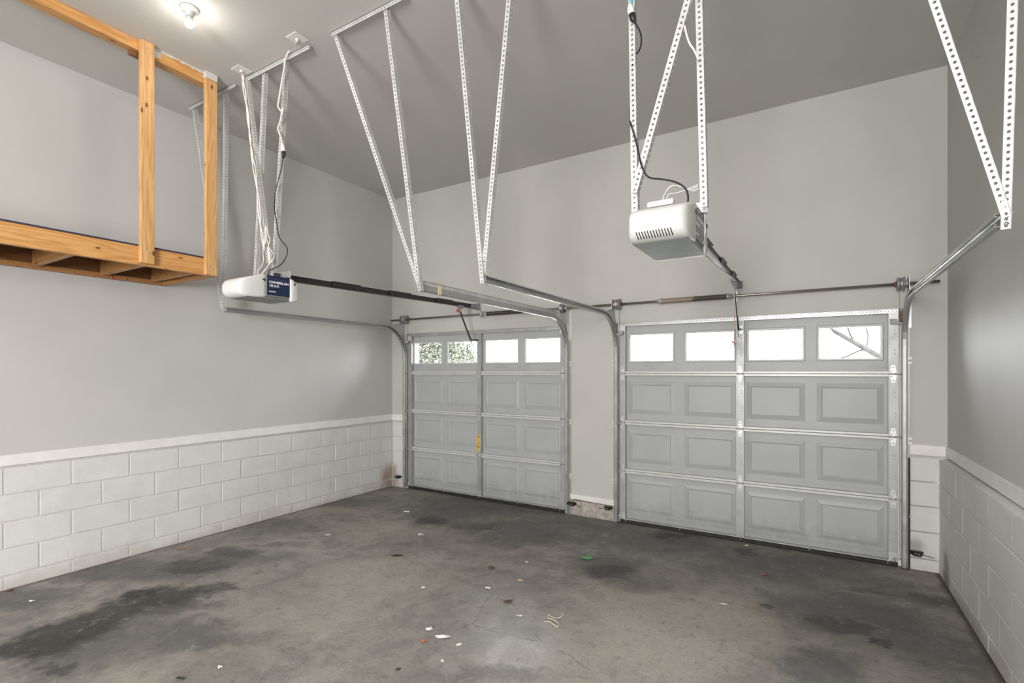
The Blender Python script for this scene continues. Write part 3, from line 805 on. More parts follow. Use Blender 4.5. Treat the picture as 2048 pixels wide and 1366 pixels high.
MB().box((XL + 0.001, YK0, 2.5925), (-4.333, 2.338, 2.602)).build('deck', M['ply'], rk)
de = MB().box((-4.3345, YK0, 2.596), (-4.3315, 2.222, 2.606)).build('deck_edge', M['deckedge'], rk)
de['label'] = 'thin dark blue edge strip along the deck'
for (x, y, z) in ((-4.294, 1.81, 2.545), (-4.294, 1.80, 4.085), (-4.294, 1.825, 4.06), (-4.294, 2.27, 2.50), (-4.294, 2.25, 2.53), (-4.294, 1.785, 2.575)):
    MB().cyl((x, y, z), (x + 0.003, y, z), 0.006, 8).build('screw_head', M['galv'], rk)
hk = MB().tube([(XL + 0.036, 1.915, 2.51), (XL + 0.048, 1.915, 2.50), (XL + 0.05, 1.915, 2.462), (XL + 0.062, 1.92, 2.445), (XL + 0.078, 1.925, 2.455)], 0.004, 8)
solo(hk, 'utility_hook', M['red'], 'small red screw hook under the wooden rack by the wall', 'hook', (XL + 0.04, 1.915, 2.455))

# ------------------------------------------------------------------ ceiling lamps
def ceiling_lamp(x, y, label):
    t = thing('ceiling_lamp', label, 'lamp', (x, y, HC), 'ceiling lampholders')
    MB().lathe([(0.0, 0.0), (0.058, 0.0), (0.058, -0.010), (0.052, -0.018), (0.034, -0.024), (0.027, -0.030), (0.024, -0.052), (0.019, -0.054), (0.0, -0.054)], (x, y, HC), 'z', 28).build('lampholder', M['white'], t)
    bu = MB().lathe([(0.0, -0.130), (0.012, -0.128), (0.022, -0.121), (0.029, -0.109), (0.030, -0.098), (0.0295, -0.092)], (x, y, HC), 'z', 24).build('bulb', M['bulb'], t)
    MB().lathe([(0.0295, -0.092), (0.026, -0.080), (0.020, -0.068), (0.0145, -0.060), (0.0135, -0.055), (0.0, -0.055)], (x, y, HC), 'z', 24).build('bulb_collar', M['white'], bu)
    return t
ceiling_lamp(-3.665, 1.79, 'lit bare bulb in a white ceiling lampholder beside the wooden rack')
ceiling_lamp(-0.70, 0.35, 'second lit bare bulb in a ceiling lampholder over the photographer, out of frame')

# ------------------------------------------------------------------ garage door openers
def rrect(hw, z0, z1, r, n=5):
    pts = []
    for cx, cz, a0 in ((hw - r, z1 - r, 0), (-hw + r, z1 - r, 90), (-hw + r, z0 + r, 180), (hw - r, z0 + r, 270)):
        for k in range(n):
            a = math.radians(a0 + 90 * k / (n - 1)); pts.append((cx + r * math.cos(a), cz + r * math.sin(a)))
    return pts
def lens(mb, xc, st):
    n = 20; vs = []; fs = []
    for (y, hw, z0, z1, r) in st:
        vs += [(xc + a, y, b) for a, b in rrect(hw, z0, z1, r)]
    for i in range(len(st) - 1):
        for k in range(n): fs.append((i*n+k, i*n+(k+1) % n, (i+1)*n+(k+1) % n, (i+1)*n+k))
    fs += [tuple(range(n)), tuple(range((len(st)-1)*n, len(st)*n))]
    mb.smooth = True; mb.add(vs, fs); mb.smooth = False
    return mb
def text_mesh(body, size, M4, mat, parent, name='lettering', bold=0.0):
    cu = bpy.data.curves.new(name, 'FONT'); cu.body = body; cu.size = size; cu.extrude = 0.0004; cu.offset = bold
    ob = bpy.data.objects.new(name + '_tmp', cu); COL.objects.link(ob)
    dg = bpy.context.evaluated_depsgraph_get()
    me = bpy.data.meshes.new_from_object(ob.evaluated_get(dg))
    bpy.data.objects.remove(ob)
    me.name = name
    me.transform(Matrix.Translation(-origin(parent)) @ M4)
    me.materials.clear(); me.materials.append(mat)
    o = bpy.data.objects.new(name, me); COL.objects.link(o); o.parent = parent
    return o

def opener(xc, label, lab, rail_mat, splices, top_box, xd):
    t = thing('garage_door_opener', label, 'opener', (xc, 2.385, 2.206), 'garage door openers')
    MB().bbox((xc - 0.114, 2.272, 2.222), (xc + 0.114, 2.505, 2.391), 0.004).build('housing', M['pan'], t)
    MB().bbox((xc - 0.117, 2.13, 2.2045), (xc + 0.117, 2.47, 2.224), 0.004).build('bottom_pan', M['pan'], t)
    for s_ in (1, -1):
        a, b = sorted((xc + s_ * 0.1145, xc + s_ * 0.1175))
        lb = MB().box((a, 2.283, 2.240), (b, 2.497, 2.389)).build('side_label', M[lab], t)
        lb['label'] = ('navy blue' if lab == 'blue' else 'sheen-greyed navy') + ' side label with white lettering'
        if s_ == 1:
            R = Matrix(((0, 0, 1, xc + 0.1177), (1, 0, 0, 2.302), (0, 1, 0, 2.331), (0, 0, 0, 1)))
            text_mesh('CHAMBERLAIN', 0.0245, R, M['print'], lb, bold=0.0007)
            R2 = R.copy(); R2[2][3] = 2.303
            text_mesh('1/2 H.P.', 0.0265, R2, M['print'], lb, bold=0.0009)
            R3 = R.copy(); R3[2][3] = 2.262
            text_mesh('SECURITY', 0.013, R3, M['print'], lb, bold=0.0004)
            MB().box((xc + 0.1176, 2.284, 2.362), (xc + 0.118, 2.496, 2.3635)).build('label_stripe', M['pan'], lb)
    rear = [(2.285,.120,2.222,2.394,.010),(2.25,.124,2.213,2.388,.014),(2.19,.126,2.207,2.370,.017),(2.14,.125,2.206,2.353,.020),(2.11,.122,2.209,2.343,.024),(2.09,.117,2.217,2.332,.026),(2.075,.109,2.229,2.317,.026),(2.066,.096,2.244,2.298,.020),(2.063,.08,2.256,2.286,.012)]
    ln = lens(MB(), xc, rear).build('rear_lens', M['white'], t)
    front = [(2.478,.120,2.209,2.394,.010),(2.505,.123,2.206,2.386,.016),(2.54,.121,2.210,2.362,.02),(2.562,.112,2.224,2.338,.024),(2.572,.09,2.240,2.315,.02),(2.575,.06,2.255,2.30,.018)]
    fl = lens(MB(), xc, front).build('front_lens', M['white'], t)
    vm = MB()
    for k in range(13 if top_box else 0):
        x = xc - 0.078 + k * 0.0118
        vm.bar((x - .001, 2.0680, 2.238), (x + .003, 2.0905, 2.2135), 0.0034, 0.006, (0, -1, 0))
    if top_box: vm.build('vent_slot', M['black'], ln)
    for s_ in (1, -1):
        for (ya, yb_, l_) in ((2.238, 2.268, ln), (2.507, 2.522, fl)):
            a = xc + s_ * 0.1225
            z = 2.345
            m_ = MB(); x0, x1 = sorted((a, a + s_ * 0.0035))
            m_.add([(x0,ya,z+.004),(x0,yb_,z+.012),(x0,yb_,z-.010),(x1,ya,z+.004),(x1,yb_,z+.012),(x1,yb_,z-.010)], [(0,1,2),(5,4,3),(0,3,4,1),(1,4,5,2),(2,5,3,0)])
            m_.build('screw_recess', M['black'], l_)
    tb = MB()
    tb.box((xc - 0.135, 2.44, 2.3915), (xc + 0.135, 2.475, 2.3945)); tb.box((xc - 0.135, 2.4725, 2.3915), (xc + 0.135, 2.4755, 2.45))
    tb.build('mounting_bracket', M['galv'], t)
    # rail, splices, trolley
    p0, p1 = Vector((xc, 2.42, 2.412)), Vector((xd, 5.13, 2.480))
    q = lambda y, dz=0.0: p0.lerp(p1, (y - 2.42) / (5.13 - 2.42)) + Vector((0, 0, dz))
    rm = MB()
    rm.bar(q(2.42), q(5.13), 0.012, 0.046); rm.bar(q(2.42, -0.022), q(5.13, -0.022), 0.044, 0.006); rm.bar(q(2.42, 0.022), q(5.13, 0.022), 0.030, 0.004)
    rl = rm.build('rail', rail_mat, t)
    for (a, b) in splices:
        m_ = MB()
        for s_ in (-1, 1):
            m_.bar(q(a, 0.006) + Vector((s_ * 0.018, 0, 0)), q(b, 0.006) + Vector((s_ * 0.018, 0, 0)), 0.004, 0.044)
        m_.bar(q(a, 0.028), q(b, 0.028), 0.054, 0.004)
        for y in (a + 0.12, a + 0.15, b - 0.04):
            m_.cyl(q(y, 0.0) + Vector((0.020, 0, 0)), q(y, 0.0) + Vector((0.0235, 0, 0)), 0.006, 8)
        m_.build('rail_splice', M['dark'], rl)
    tr_ = MB().bbox(tuple(q(4.86, -0.045) - Vector((0.026, 0, 0))), tuple(q(4.95, -0.012) + Vector((0.026, 0, 0))), 0.006)
    tr_.bbox(tuple(q(4.885, -0.07) - Vector((0.015, 0, 0))), tuple(q(4.925, -0.044) + Vector((0.015, 0, 0))), 0.004)
    tro = tr_.build('trolley', M['cast'], t)
    hb = MB()
    hb.box((xd - 0.03, 5.302, 2.44), (xd + 0.03, 5.3085, 2.52))
    for s_ in (-1, 1):
        hb.add([(xd+s_*.02,5.302,2.455),(xd+s_*.02,5.302,2.535),(xd+s_*.02,5.13,2.50),(xd+s_*.02,5.10,2.487),(xd+s_*.02,5.13,2.463),
                (xd+s_*.024,5.302,2.455),(xd+s_*.024,5.302,2.535),(xd+s_*.024,5.13,2.50),(xd+s_*.024,5.10,2.487),(xd+s_*.024,5.13,2.463)],
               [(0,1,2,3,4),(9,8,7,6,5)] + [(i,(i+1)%5,5+(i+1)%5,5+i) for i in range(5)])
    hb.cyl((xd - 0.03, 5.12, 2.482), (xd + 0.03, 5.12, 2.482), 0.006, 8)
    hb.cyl((xd - 0.02, 5.15, 2.482), (xd + 0.02, 5.15, 2.482), 0.030, 16)
    hb.build('header_bracket', M['cast'], t)
    am = MB()
    am.bar((xd, 4.905, 2.392), (xd, 5.165, 1.985), 0.006, 0.022, (0, 1, 0))
    ar = am.build('door_arm', M['dark'], t)
    cm = MB()
    cpts = [(xd + 0.006, 5.295, 2.062), (xd + 0.006, 5.20, 2.052), (xd + 0.006, 5.135, 2.055), (xd + 0.006, 5.09, 2.10), (xd + 0.006, 5.055, 2.165)]
    for a, b in zip(cpts[:-1], cpts[1:]): cm.bar(a, b, 0.005, 0.022, (0, 0.3, 1))
    cm.build('curved_arm', M['dark'], ar)
    db_ = MB(); db_.box((xd - 0.022, 5.290, 2.02), (xd + 0.022, 5.3085, 2.10)); db_.cyl((xd - 0.02, 5.287, 2.062), (xd + 0.02, 5.287, 2.062), 0.007, 8)
    db_.build('door_bracket', M['galv'], ar)
    return t, q, tro
op1, q1, tro1 = opener(-3.672, 'white and navy garage door opener hanging before the left door, lettered side towards us', 'blue', M['dark'], [(2.98, 3.30), (3.69, 4.00), (4.43, 4.73)], False, -3.713)
op2, q2, tro2 = opener(-0.565, 'white garage door opener hanging before the right door, vented end towards us', 'sheenlabel', M['railgrey'], [(3.15, 3.42), (3.86, 4.12), (4.52, 4.78)], True, -0.622)
# red release handles
h = q1(4.865, -0.085)
rm = MB().tube([h + Vector((0, -0.035, 0.004)), h + Vector((0, 0, 0)), h + Vector((0, 0.035, -0.002))], 0.009, 10)
rm.build('release_handle', M['red'], tro1)['label'] = 'small red release handle'
MB().tube([q1(4.87, -0.044), h, h - Vector((0, 0, 0.035))], 0.003, 6).build('release_cord', M['red'], tro1)
c0 = q2(4.87, -0.044)
MB().tube([c0, c0 - Vector((0.004, 0, 0.2)), c0 - Vector((0.006, 0.003, 0.495))], 0.0036, 6).build('release_cord', M['pinkcord'], tro2)
hm = MB(); b = c0 - Vector((0.006, 0.003, 0.51))
hm.tube([b - Vector((0.022, 0, 0)), b + Vector((0.022, 0, 0))], 0.011, 10)
hm.build('release_handle', M['pinkcord'], tro2)['label'] = 'faded pink release handle on a long cord'
MB().cyl(b - Vector((0, 0, 0.012)), b - Vector((0, 0, 0.024)), 0.007, 8).build('knot', M['red'], tro2)
MB().tube([(-0.590,3.083,2.386),(-0.590,3.268,2.382),(-0.590,3.511,2.385),(-0.590,3.831,2.395),(-0.590,4.159,2.418),(-0.590,4.455,2.436)], 0.0045, 6).build('sagging_belt', M['black'], op2)
wb_ = MB().bbox((-0.645, 2.228, 2.388), (-0.530, 2.262, 2.412), 0.004).build('receiver_box', M['white'], op2)
wb_['label'] = 'long white receiver box on top of the opener'

# punched straps that carry the two openers
def opener_hanger(label, straps, xc0, xc1):
    t = thing('opener_hanger', label, 'bracket', ((xc0 + xc1) / 2, 2.46, HC), 'punched steel hangers of the openers')
    for (a, b) in straps:
        MB().angle(a, b, (-1, 0, 0), (0, 1, 0)).build('punched_strap', M['strap'], t)
    MB().angle((xc0, 2.452, HC - 0.004), (xc1, 2.452, HC - 0.004), (0, 0, -1), (0, 1, 0), w=0.034, w2=0.03, hr=0.0055).build('ceiling_angle', M['strap'], t)
    return t
opener_hanger('punched steel straps wrapped with white wires over the navy-labelled opener', [((-3.868, 2.468, HC-0.004), (-3.965, 2.447, 2.40)), ((-3.585, 2.468, HC-0.004), (-3.722, 2.447, 2.40)), ((-4.085, 2.440, HC-0.004), (-3.735, 2.418, 2.53))], -4.115, -3.28)
opener_hanger('broad white punched straps over the vented opener', [((-0.785, 2.468, HC-0.004), (-0.738, 2.40, 2.415)), ((-0.470, 2.468, HC-0.004), (-0.418, 2.40, 2.405)), ((-0.275, 2.440, HC-0.004), (-0.735, 2.374, 2.515))], -0.86, -0.22)

# outlet plates, cords and wires
def outlet(px, label):
    x, y, z = px
    t = MB().bbox((x - 0.057, y - 0.057, HC - 0.006), (x + 0.057, y + 0.057, HC - 0.0005), 0.002)
    t.cyl((x, y, HC - 0.006), (x, y, HC - 0.02), 0.014, 12)
    return solo(t, 'outlet_plate', M['trimw'], label, 'outlet', (x, y, HC), 'blank plates on the ceiling')
outlet((-4.045, 2.375, HC), 'square ceiling plate above the strap bundled with white wires')
outlet((-3.305, 2.365, HC), 'square ceiling plate with the painted cable hanging from it')
def cord(name, pts, r, m, label, cat, n=8, sub=6):
    """smooth tube through points"""
    P = [Vector(p) for p in pts]; out = []
    for i in range(len(P) - 1):
        a, b, c, d = P[max(i-1,0)], P[i], P[i+1], P[min(i+2,len(P)-1)]
        for k in range(sub):
            u = k / sub
            out.append(0.5 * ((2*b) + (c-a)*u + (2*a-5*b+4*c-d)*u*u + (3*b-a-3*c+d)*u*u*u))
    out.append(P[-1])
    return out
def smooth(pts, sub=6): return cord('', pts, 0, None, '', '', sub=sub)

# left opener: painted cable with a plug, then the black cord
c = thing('power_cord', 'pale painted cable and black cord plugged together above the navy-labelled opener', 'cord', (-3.60, 2.43, HC))
MB().tube(smooth([(-3.305,2.365,4.12)] + [(-3.422,2.430,4.157),(-3.496,2.430,4.139),(-3.540,2.430,4.095),(-3.559,2.430,4.015),(-3.590,2.430,3.915),(-3.622,2.430,3.798),(-3.635,2.430,3.755),(-3.597,2.430,3.705),(-3.571,2.430,3.713),(-3.610,2.430,3.617),(-3.635,2.430,3.573),(-3.603,2.430,3.509),(-3.578,2.430,3.433)]), 0.0075, 8).build('painted_cable', M['paintedcable'], c)
MB().tube([(-3.584,2.430,3.450),(-3.571,2.430,3.408),(-3.565,2.430,3.375)], [0.012, 0.017, 0.016], 10).build('socket', M['ivory'], c)
MB().tube([(-3.565,2.430,3.379),(-3.565,2.430,3.351),(-3.571,2.430,3.325)], [0.016, 0.014, 0.006], 10).build('plug', M['black'], c)
MB().tube(smooth([(-3.564,2.425,3.326),(-3.583,2.425,3.251),(-3.628,2.425,3.158),(-3.667,2.425,3.055),(-3.673,2.425,2.945)]+[(-3.625,2.410,2.838),(-3.612,2.410,2.766),(-3.580,2.410,2.695),(-3.517,2.410,2.639),(-3.486,2.410,2.593),(-3.504,2.410,2.541),(-3.567,2.410,2.490),(-3.657,2.410,2.468),(-3.722,2.410,2.459)]+[(-3.60,2.33,2.41),(-3.62,2.31,2.385)]), 0.0042, 8).build('black_cord', M['black'], c)
w = thing('signal_wires', 'white wires taped along a slanted strap down to the navy-labelled opener', 'wire', (-4.0, 2.40, HC))
dg0, dg1 = Vector((-4.10, 2.422, HC - 0.01)), Vector((-3.765, 2.400, 2.62))
random.seed(11)
for k in range(3):
    pts = [(-4.045, 2.375, HC - 0.018)]
    for i in range(12):
        v = dg0.lerp(dg1, i / 11) + Vector((random.uniform(-0.016, 0.012), random.uniform(-0.006, 0.0), 0))
        pts.append(tuple(v))
    MB().tube(smooth(pts, 4), 0.0040, 6).build('bundled_wire', M['ivory'], w)
for path in ([(-3.722,2.380,2.806),(-3.709,2.380,2.702),(-3.748,2.380,2.651),(-3.755,2.380,2.601),(-3.748,2.380,2.540),(-3.775,2.380,2.492),(-3.829,2.380,2.457),(-3.815,2.380,2.424)], [(-3.699,2.370,2.789),(-3.667,2.370,2.725),(-3.647,2.370,2.683),(-3.667,2.370,2.639),(-3.628,2.370,2.595),(-3.596,2.370,2.560),(-3.615,2.370,2.523),(-3.746,2.370,2.439),(-3.786,2.370,2.415)], [(-3.737,2.390,2.799),(-3.711,2.390,2.688),(-3.691,2.390,2.615),(-3.678,2.390,2.534),(-3.718,2.390,2.475),(-3.797,2.390,2.428)]):
    MB().tube(smooth([tuple(dg1)] + path), 0.0032, 6).build('loose_wire', M['ivory'], w)
MB().tube([(-3.721,2.405,2.641),(-3.701,2.405,2.587),(-3.688,2.405,2.514)], [0.014, 0.017, 0.015], 10).build('wire_joint', M['white'], w)

# right opener
c = thing('power_cord', 'black cord looping from a tan plug down to the vented opener', 'cord', (-0.80, 2.39, 3.7))
MB().tube(smooth([(-0.784,2.435,3.650),(-0.786,2.435,3.551),(-0.784,2.435,3.476)]), 0.008, 8).build('blue_cable', plain('sky_blue_cable', (0.16, 0.45, 0.62), 0.5), c)
MB().tube([(-0.784,2.420,3.471),(-0.781,2.420,3.441),(-0.774,2.420,3.413)], [0.010, 0.017, 0.016], 10).build('socket', M['ivory'], c)
MB().tube([(-0.774,2.420,3.416),(-0.769,2.420,3.392),(-0.759,2.420,3.371)], [0.017, 0.015, 0.005], 10).build('plug', M['black'], c)
MB().tube(smooth([(-0.762,2.415,3.374),(-0.742,2.415,3.337),(-0.727,2.415,3.291),(-0.727,2.415,3.252),(-0.735,2.415,3.227)]+[(-0.795,2.520,3.251),(-0.811,2.520,3.179),(-0.806,2.520,3.114),(-0.814,2.520,3.039),(-0.816,2.520,2.970)]+[(-0.775,2.400,2.872),(-0.758,2.400,2.814),(-0.738,2.400,2.732)]+[(-0.709,2.355,2.641),(-0.688,2.355,2.590),(-0.664,2.355,2.566)]+[(-0.618,2.330,2.544),(-0.568,2.330,2.527),(-0.528,2.330,2.505),(-0.500,2.330,2.477),(-0.489,2.330,2.446),(-0.489,2.330,2.417)]), 0.0042, 8).build('black_cord', M['black'], c)
w = thing('signal_wires', 'thin white wires from the right-hand strap to the top of the vented opener', 'wire', (-0.55, 2.35, 2.45))
for path in ([(-0.591,2.340,2.413),(-0.600,2.340,2.442),(-0.593,2.340,2.473),(-0.577,2.340,2.498),(-0.555,2.340,2.505),(-0.526,2.340,2.495),(-0.491,2.340,2.474),(-0.465,2.340,2.463),(-0.446,2.340,2.473)], [(-0.590,2.345,2.419),(-0.585,2.345,2.455),(-0.574,2.345,2.471),(-0.545,2.345,2.470),(-0.514,2.345,2.474),(-0.481,2.345,2.481),(-0.449,2.345,2.490)], [(-0.594,2.335,2.421),(-0.601,2.335,2.450),(-0.589,2.335,2.478),(-0.569,2.335,2.499),(-0.542,2.335,2.501),(-0.507,2.335,2.483),(-0.477,2.335,2.468),(-0.449,2.335,2.481)]):
    MB().tube(smooth(path), 0.0026, 6).build('wire', M['white'], w)
MB().tube(smooth([(-0.519,2.400,3.256),(-0.508,2.400,3.206),(-0.495,2.400,3.164),(-0.477,2.400,3.131),(-0.457,2.400,3.081)]), 0.005, 6).build('wire', M['ivory'], w)
MB().tube(smooth([(-0.446,2.47,2.40)]+[(-0.442,2.473,2.354),(-0.442,2.485,2.315),(-0.442,2.460,2.272),(-0.442,2.436,2.248)]), 0.0026, 6).build('wire', M['white'], w)

# ------------------------------------------------------------------ safety sensors beside the tracks
def sensor(x, z, o, label):
    y = 5.285
    t = thing('safety_sensor', label, 'sensor', (x, y, z), 'safety sensors by the floor')
    m_ = MB(); m_.box((x - 0.045, y - 0.012, z - 0.003), (x + 0.045, y - 0.009, z + 0.022)); m_.box((x - o*0.045 - 0.0015, y - 0.06, z - 0.003), (x - o*0.045 + 0.0015, y - 0.009, z + 0.022))
    m_.build('bracket', M['black'], t)
    MB().bbox((x - 0.03, y - 0.055, z - 0.014), (x + 0.03, y - 0.013, z + 0.026), 0.006).build('sensor_body', M['black'], t)
    MB().cyl((x - o*0.03, y - 0.034, z + 0.006), (x - o*0.038, y - 0.034, z + 0.006), 0.012, 12).build('sensor_eye', M['rubber'], t)
    for xs_, r_ in ((x + 0.01, 0.005), (x - 0.012, 0.004)):
        MB().cyl((xs_, y - 0.056, z + 0.006), (xs_, y - 0.058, z + 0.006), r_, 8).build('screw', M['galv'], t)
    MB().tube(smooth([(x + o*0.03, y - 0.03, z), (x + o*0.06, y + 0.005, z - 0.012), (x + o*0.09, y + 0.012, z - 0.02), (x + o*0.12, y + 0.014, z - 0.024)]), 0.0028, 6).build('wire', M['black'], t)
    return t
sensor(-5.085, 0.150, -1, 'black safety sensor in the stained corner left of the left door')
sensor(-2.385, 0.135, 1, 'black safety sensor on the left end of the pier curb')
sensor(-1.955, 0.150, -1, 'black safety sensor on the right end of the pier curb')
sensor(0.715, 0.150, 1, 'black safety sensor on the block wall right of the right door')

# ------------------------------------------------------------------ litter on the slab
def mcol(name, c, r=0.7): return plain(name, c, r, 0, 0.1, 60)
LM = {'w': mcol('white_scrap', (0.80, 0.79, 0.76)), 'k': mcol('black_scrap', (0.02, 0.02, 0.02)), 'g': mcol('green_scrap', (0.10, 0.36, 0.13)), 'o': mcol('orange_scrap', (0.48, 0.16, 0.06)), 'b': mcol('brown_leaf', (0.12, 0.07, 0.04)), 'p': mcol('pink_scrap', (0.66, 0.42, 0.36)), 's': mcol('string', (0.66, 0.58, 0.48)), 'r': mcol('red_scrap', (0.30, 0.06, 0.04))}
def scrap(name, pos, lx, ly, rot, m, label, cat, n=9, curl=0.010, group='litter on the slab'):
    x, y, _ = pos
    r0 = random.Random(hash((round(x, 3), round(y, 3))) & 0xffff)
    vs = [(0, 0, 0.004 + curl * r0.uniform(0.3, 1.0))]
    for k in range(n):
        a = 2 * PI * k / n; rr = r0.uniform(0.62, 1.15)
        u, v = lx * rr * math.cos(a), ly * rr * math.sin(a)
        vs.append((u * math.cos(rot) - v * math.sin(rot), u * math.sin(rot) + v * math.cos(rot), 0.001 + r0.uniform(0, curl)))
    mb_ = MB(); mb_.add([(x + a, y + b_, c_) for a, b_, c_ in vs], [(0, 1 + k, 1 + (k + 1) % n) for k in range(n)])
    return solo(mb_, name, LM[m], label, cat, (x, y, 0), group, solid=0.0012)
LIT = [
 ('paper_scrap', (-1.985,2.445,0), .052,.022, .6,'w','largest curled white paper scrap in the pale patch of the slab','scrap'),
 ('paper_scrap', (-2.120,2.473,0), .028,.022, .2,'w','round white paper scrap just behind the curled one','scrap'),
 ('paper_scrap', (-1.845,2.427,0), .020,.010, 1.2,'w','narrow white scrap just right of the curled one','scrap'),
 ('paper_scrap', (-2.848,1.550,0), .018,.012, .1,'w','white scrap nearest the camera at bottom left of the floor','scrap'),
 ('paper_scrap', (-1.815,2.238,0), .014,.012, .1,'w','small white scrap in front of the shiny patch of floor','scrap'),
 ('paper_scrap', (-4.125,4.401,0), .038,.020, .4,'w','white scrap near the left door below its left half','scrap'),
 ('paper_scrap', (-4.208,3.362,0), .034,.020, .9,'w','white scrap on the tan floor facing the middle of the left block wall','scrap'),
 ('paper_scrap', (-3.420,3.858,0), .034,.020, .2,'w','white scrap halfway between the left door and the black scrap','scrap'),
 ('paper_scrap', (-4.822,1.294,0), .022,.010, .6,'w','white sliver close to the near end of the left block wall','scrap'),
 ('paper_scrap', (-0.559,5.216,0), .020,.012, .1,'w','white scrap lying against the seal of the right door','scrap'),
 ('paper_scrap', (-0.561,3.812,0), .034,.012, .1,'w','white crumb trail in front of the right half of the right door','scrap'),
 ('paper_scrap', (-1.713,2.919,0), .026,.014, .1,'w','flat pale scrap left of the tangled string','scrap'),
 ('paper_scrap', (-2.139,3.171,0), .022,.014, .3,'w','off-white crumb behind the brown leaf','scrap'),
 ('paper_scrap', (-2.566,2.923,0), .020,.014, .3,'w','off-white crumb alone in the middle of the floor','scrap'),
 ('pink_scrap', (-1.990,3.422,0), .026,.012, .1,'p','pale pink scrap in the middle of the floor','scrap'),
 ('pink_scrap', (-2.138,3.780,0), .020,.014, .1,'p','pinkish crumb behind the pale pink scrap','scrap'),
 ('plastic_scrap', (-3.214,3.307,0), .060,.018, .75,'k','flat black plastic scrap between the two doors and the rack','scrap'),
 ('plastic_scrap', (-2.925,1.381,0), .030,.010, .5,'k','small black sliver at the front edge of the floor','scrap'),
 ('plastic_scrap', (-1.980,2.048,0), .016,.012, .5,'k','black crumb in front of the white scraps','scrap'),
 ('green_scrap', (-1.735,4.135,0), .062,.050, .3,'g','bright green scrap in front of the pier','scrap'),
 ('dry_leaf', (-1.888,3.062,0), .040,.026, .3,'b','dark brown dry leaf on the shiny patch of floor','leaf'),
 ('dry_leaf', (-2.334,3.520,0), .036,.030, .3,'b','curled brown leaf right of the black plastic scrap','leaf'),
 ('dry_leaf', (-5.231+.03,1.268,0), .030,.020, .3,'b','brown leaf against the foot of the left block wall','leaf'),
 ('dry_leaf', (-5.05,2.400,0), .045,.018, 1.2,'o','orange brown leaf beside the left block wall','leaf'),
 ('orange_scrap', (-2.052,2.347,0), .022,.020, .3,'o','small orange scrap below the white scraps','scrap'),
 ('red_scrap', (-0.351,4.551,0), .030,.010, .2,'r','thin red scrap in front of the right door','scrap'),
]
for a in LIT: scrap(*a)
# tangle of string
random.seed(5)
pts = [(-1.475, 3.10, .004), (-1.455, 3.06, .012), (-1.475, 3.02, .006), (-1.52, 3.02, .005), (-1.545, 3.03, .008), (-1.53, 2.995, .005), (-1.48, 2.98, .012), (-1.44, 2.965, .006), (-1.425, 2.925, .005), (-1.46, 2.93, .009), (-1.50, 2.955, .005), (-1.53, 2.94, .004)]
solo(MB().tube(smooth(pts), 0.0035, 6), 'string_tangle', LM['s'], 'tangled tan string on the floor in the middle', 'string', (-1.475, 3.0, 0), 'litter on the slab')

# ------------------------------------------------------------------ what shows through the door panes
gm = MB().box((-40, YB + 0.22, -0.12), (30, 60, -0.02))
struct(gm, 'driveway', plain('driveway_concrete', (0.42, 0.41, 0.38), 0.85, 0, 0.15, 1.5))
LEAF = [plain('leaf_green', (0.066, 0.072, 0.054), 0.6, 0, 0.3, 3), plain('leaf_yellow_green', (0.092, 0.092, 0.070), 0.6, 0, 0.3, 3)]
BARK = plain('grey_bark', (0.034, 0.033, 0.032), 0.85, 0, 0.25, 12)
def shrub(x, y, rx, ry, h, n, label, seed):
    rr = random.Random(seed)
    t = thing('shrub', label, 'shrub', (x, y, -0.02), 'shrubs beyond the left door')
    m_ = MB()
    for k in range(n):
        while True:
            a, b_, c_ = rr.uniform(-1, 1), rr.uniform(-1, 1), rr.uniform(-1, 1)
            q_ = a*a + b_*b_ + c_*c_
            if 0.25 < q_ < 1 + rr.uniform(-0.2, 0.15): break
        p = Vector((x + a * rx, y + b_ * ry, h * 0.52 + c_ * h * 0.5))
        d = Vector((rr.uniform(-1, 1), rr.uniform(-1, 1), rr.uniform(-.6, .8))).normalized()
        e = d.cross(Vector((rr.uniform(-1, 1), rr.uniform(-1, 1), rr.uniform(-1, 1)))).normalized()
        L, W = rr.uniform(.06, .10), rr.uniform(.018, .03)
        m_.cur = 0 if rr.random() < .6 else 1
        m_.add([p, p + d * L * .5 + e * W, p + d * L, p + d * L * .5 - e * W], [(0, 1, 2, 3)])
    m_.cur = 0
    f_ = m_.build('foliage', LEAF, t, fixn=False); f_['kind'] = 'stuff'
    st = MB()
    for k in range(7):
        a = 2 * PI * k / 7
        st.tube([(x + .06*math.cos(a), y + .06*math.sin(a), -0.03), (x + rx*.35*math.cos(a), y + ry*.35*math.sin(a), h*.45), (x + rx*.6*math.cos(a), y + ry*.6*math.sin(a), h*.8)], [.03, .02, .008], 6)
    st.build('stem', BARK, t)
sx = (-7.955,9.500,2.119)
shrub(sx[0] + 0.05, 9.5, 1.15, 0.9, 2.75, 15000, 'leafy pale green shrub seen through the two left panes of the left door', 1)
for m_ in LEAF + [BARK]: m_.node_tree.nodes['Principled BSDF'].inputs['Specular IOR Level'].default_value = 0.0
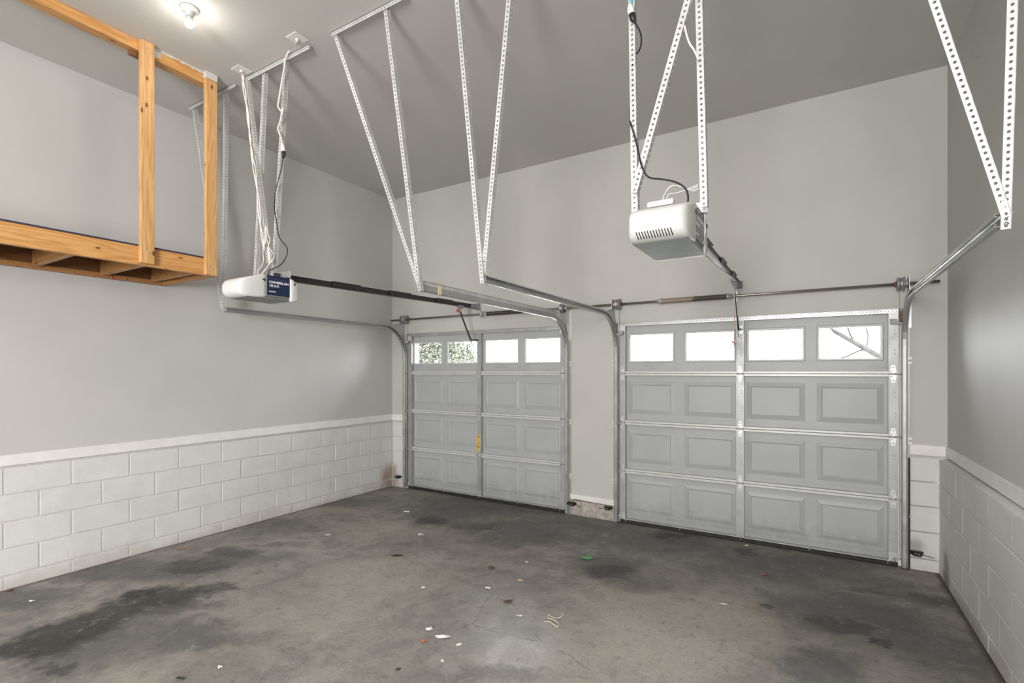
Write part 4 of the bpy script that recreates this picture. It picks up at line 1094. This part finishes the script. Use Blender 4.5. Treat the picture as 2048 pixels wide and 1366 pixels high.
# bare leaning tree and the white house across the street
a, b2 = (0.157,9.000,2.324), (0.890,9.000,1.807)
t = thing('bare_tree', 'bare leaning tree seen through the rightmost pane of the right door', 'tree', (b2[0] + 1.1, 9.0, -0.02))
br = MB()
base = Vector((b2[0] + 1.1, 9.0, -0.02))
br.tube([base, base + Vector((-0.15, 0, 0.8)), Vector(b2) + Vector((0.5, 0, -0.42)), Vector(b2), Vector(a).lerp(Vector(b2), 0.5), Vector(a), Vector(a) + Vector((-0.9, 0, 0.55))], [.12, .10, .065, .042, .034, .028, .012], 10)
br.build('trunk', BARK, t)
for path in ([(0.696,9.000,1.919),(0.594,9.000,1.972),(0.490,9.000,1.930),(0.378,9.000,1.872),(0.265,9.000,1.836)], [(0.502,9.000,2.078),(0.441,9.000,2.214),(0.403,9.000,2.350)], [(0.636,9.000,1.986),(0.660,9.000,2.154),(0.642,9.000,2.302)], [(0.316,9.000,2.219),(0.240,9.000,2.267),(0.124,9.000,2.226)]):
    MB().tube(smooth(path), 0.014, 6).build('branch', BARK, t)
hs = thing('house', 'white house with a tall grid window seen through the third pane of the right door', 'house', (1.5, 26.0, -0.02))
hx = (-0.752,26.000,2.626)
WH = plain('white_house_siding', (0.78, 0.78, 0.77), 0.7, 0, 0.03, 1)
MB().box((hx[0] - 2.2, 26.0, -0.02), (hx[0] + 6.5, 32.0, 4.6)).build('siding', WH, hs)
rf = MB(); x0, x1 = hx[0] - 2.5, hx[0] + 6.8
rf.add([(x0,25.6,4.6),(x1,25.6,4.6),(x1,32.4,4.6),(x0,32.4,4.6),(x0,29,6.6),(x1,29,6.6)], [(0,1,5,4),(2,3,4,5),(0,4,3),(1,2,5),(0,3,2,1)])
rf.build('roof', plain('pale_roof', (0.55, 0.54, 0.52), 0.8, 0, 0.1, 2), hs)
w0, w1 = (-0.967,25.950,2.267), (-0.574,25.950,3.339)
wf = MB(); wf.box((w0[0] - .08, 25.93, w0[2] - .08), (w1[0] + .08, 26.0, w1[2] + .08))
wn = wf.build('window', WH, hs)
for i in range(2):
    for j in range(5):
        dx, dz = (w1[0] - w0[0]) / 2, (w1[2] - w0[2]) / 5
        MB().box((w0[0] + i*dx + .018, 25.90, w0[2] + j*dz + .018), (w0[0] + (i+1)*dx - .018, 25.935, w0[2] + (j+1)*dz - .018)).build('pane', plain('grey_pane', (0.008, 0.0085, 0.009), 0.6) if i + j == 0 else bpy.data.materials['grey_pane'], wn)
bpy.data.materials['grey_pane'].node_tree.nodes['Principled BSDF'].inputs['Specular IOR Level'].default_value = 0.0
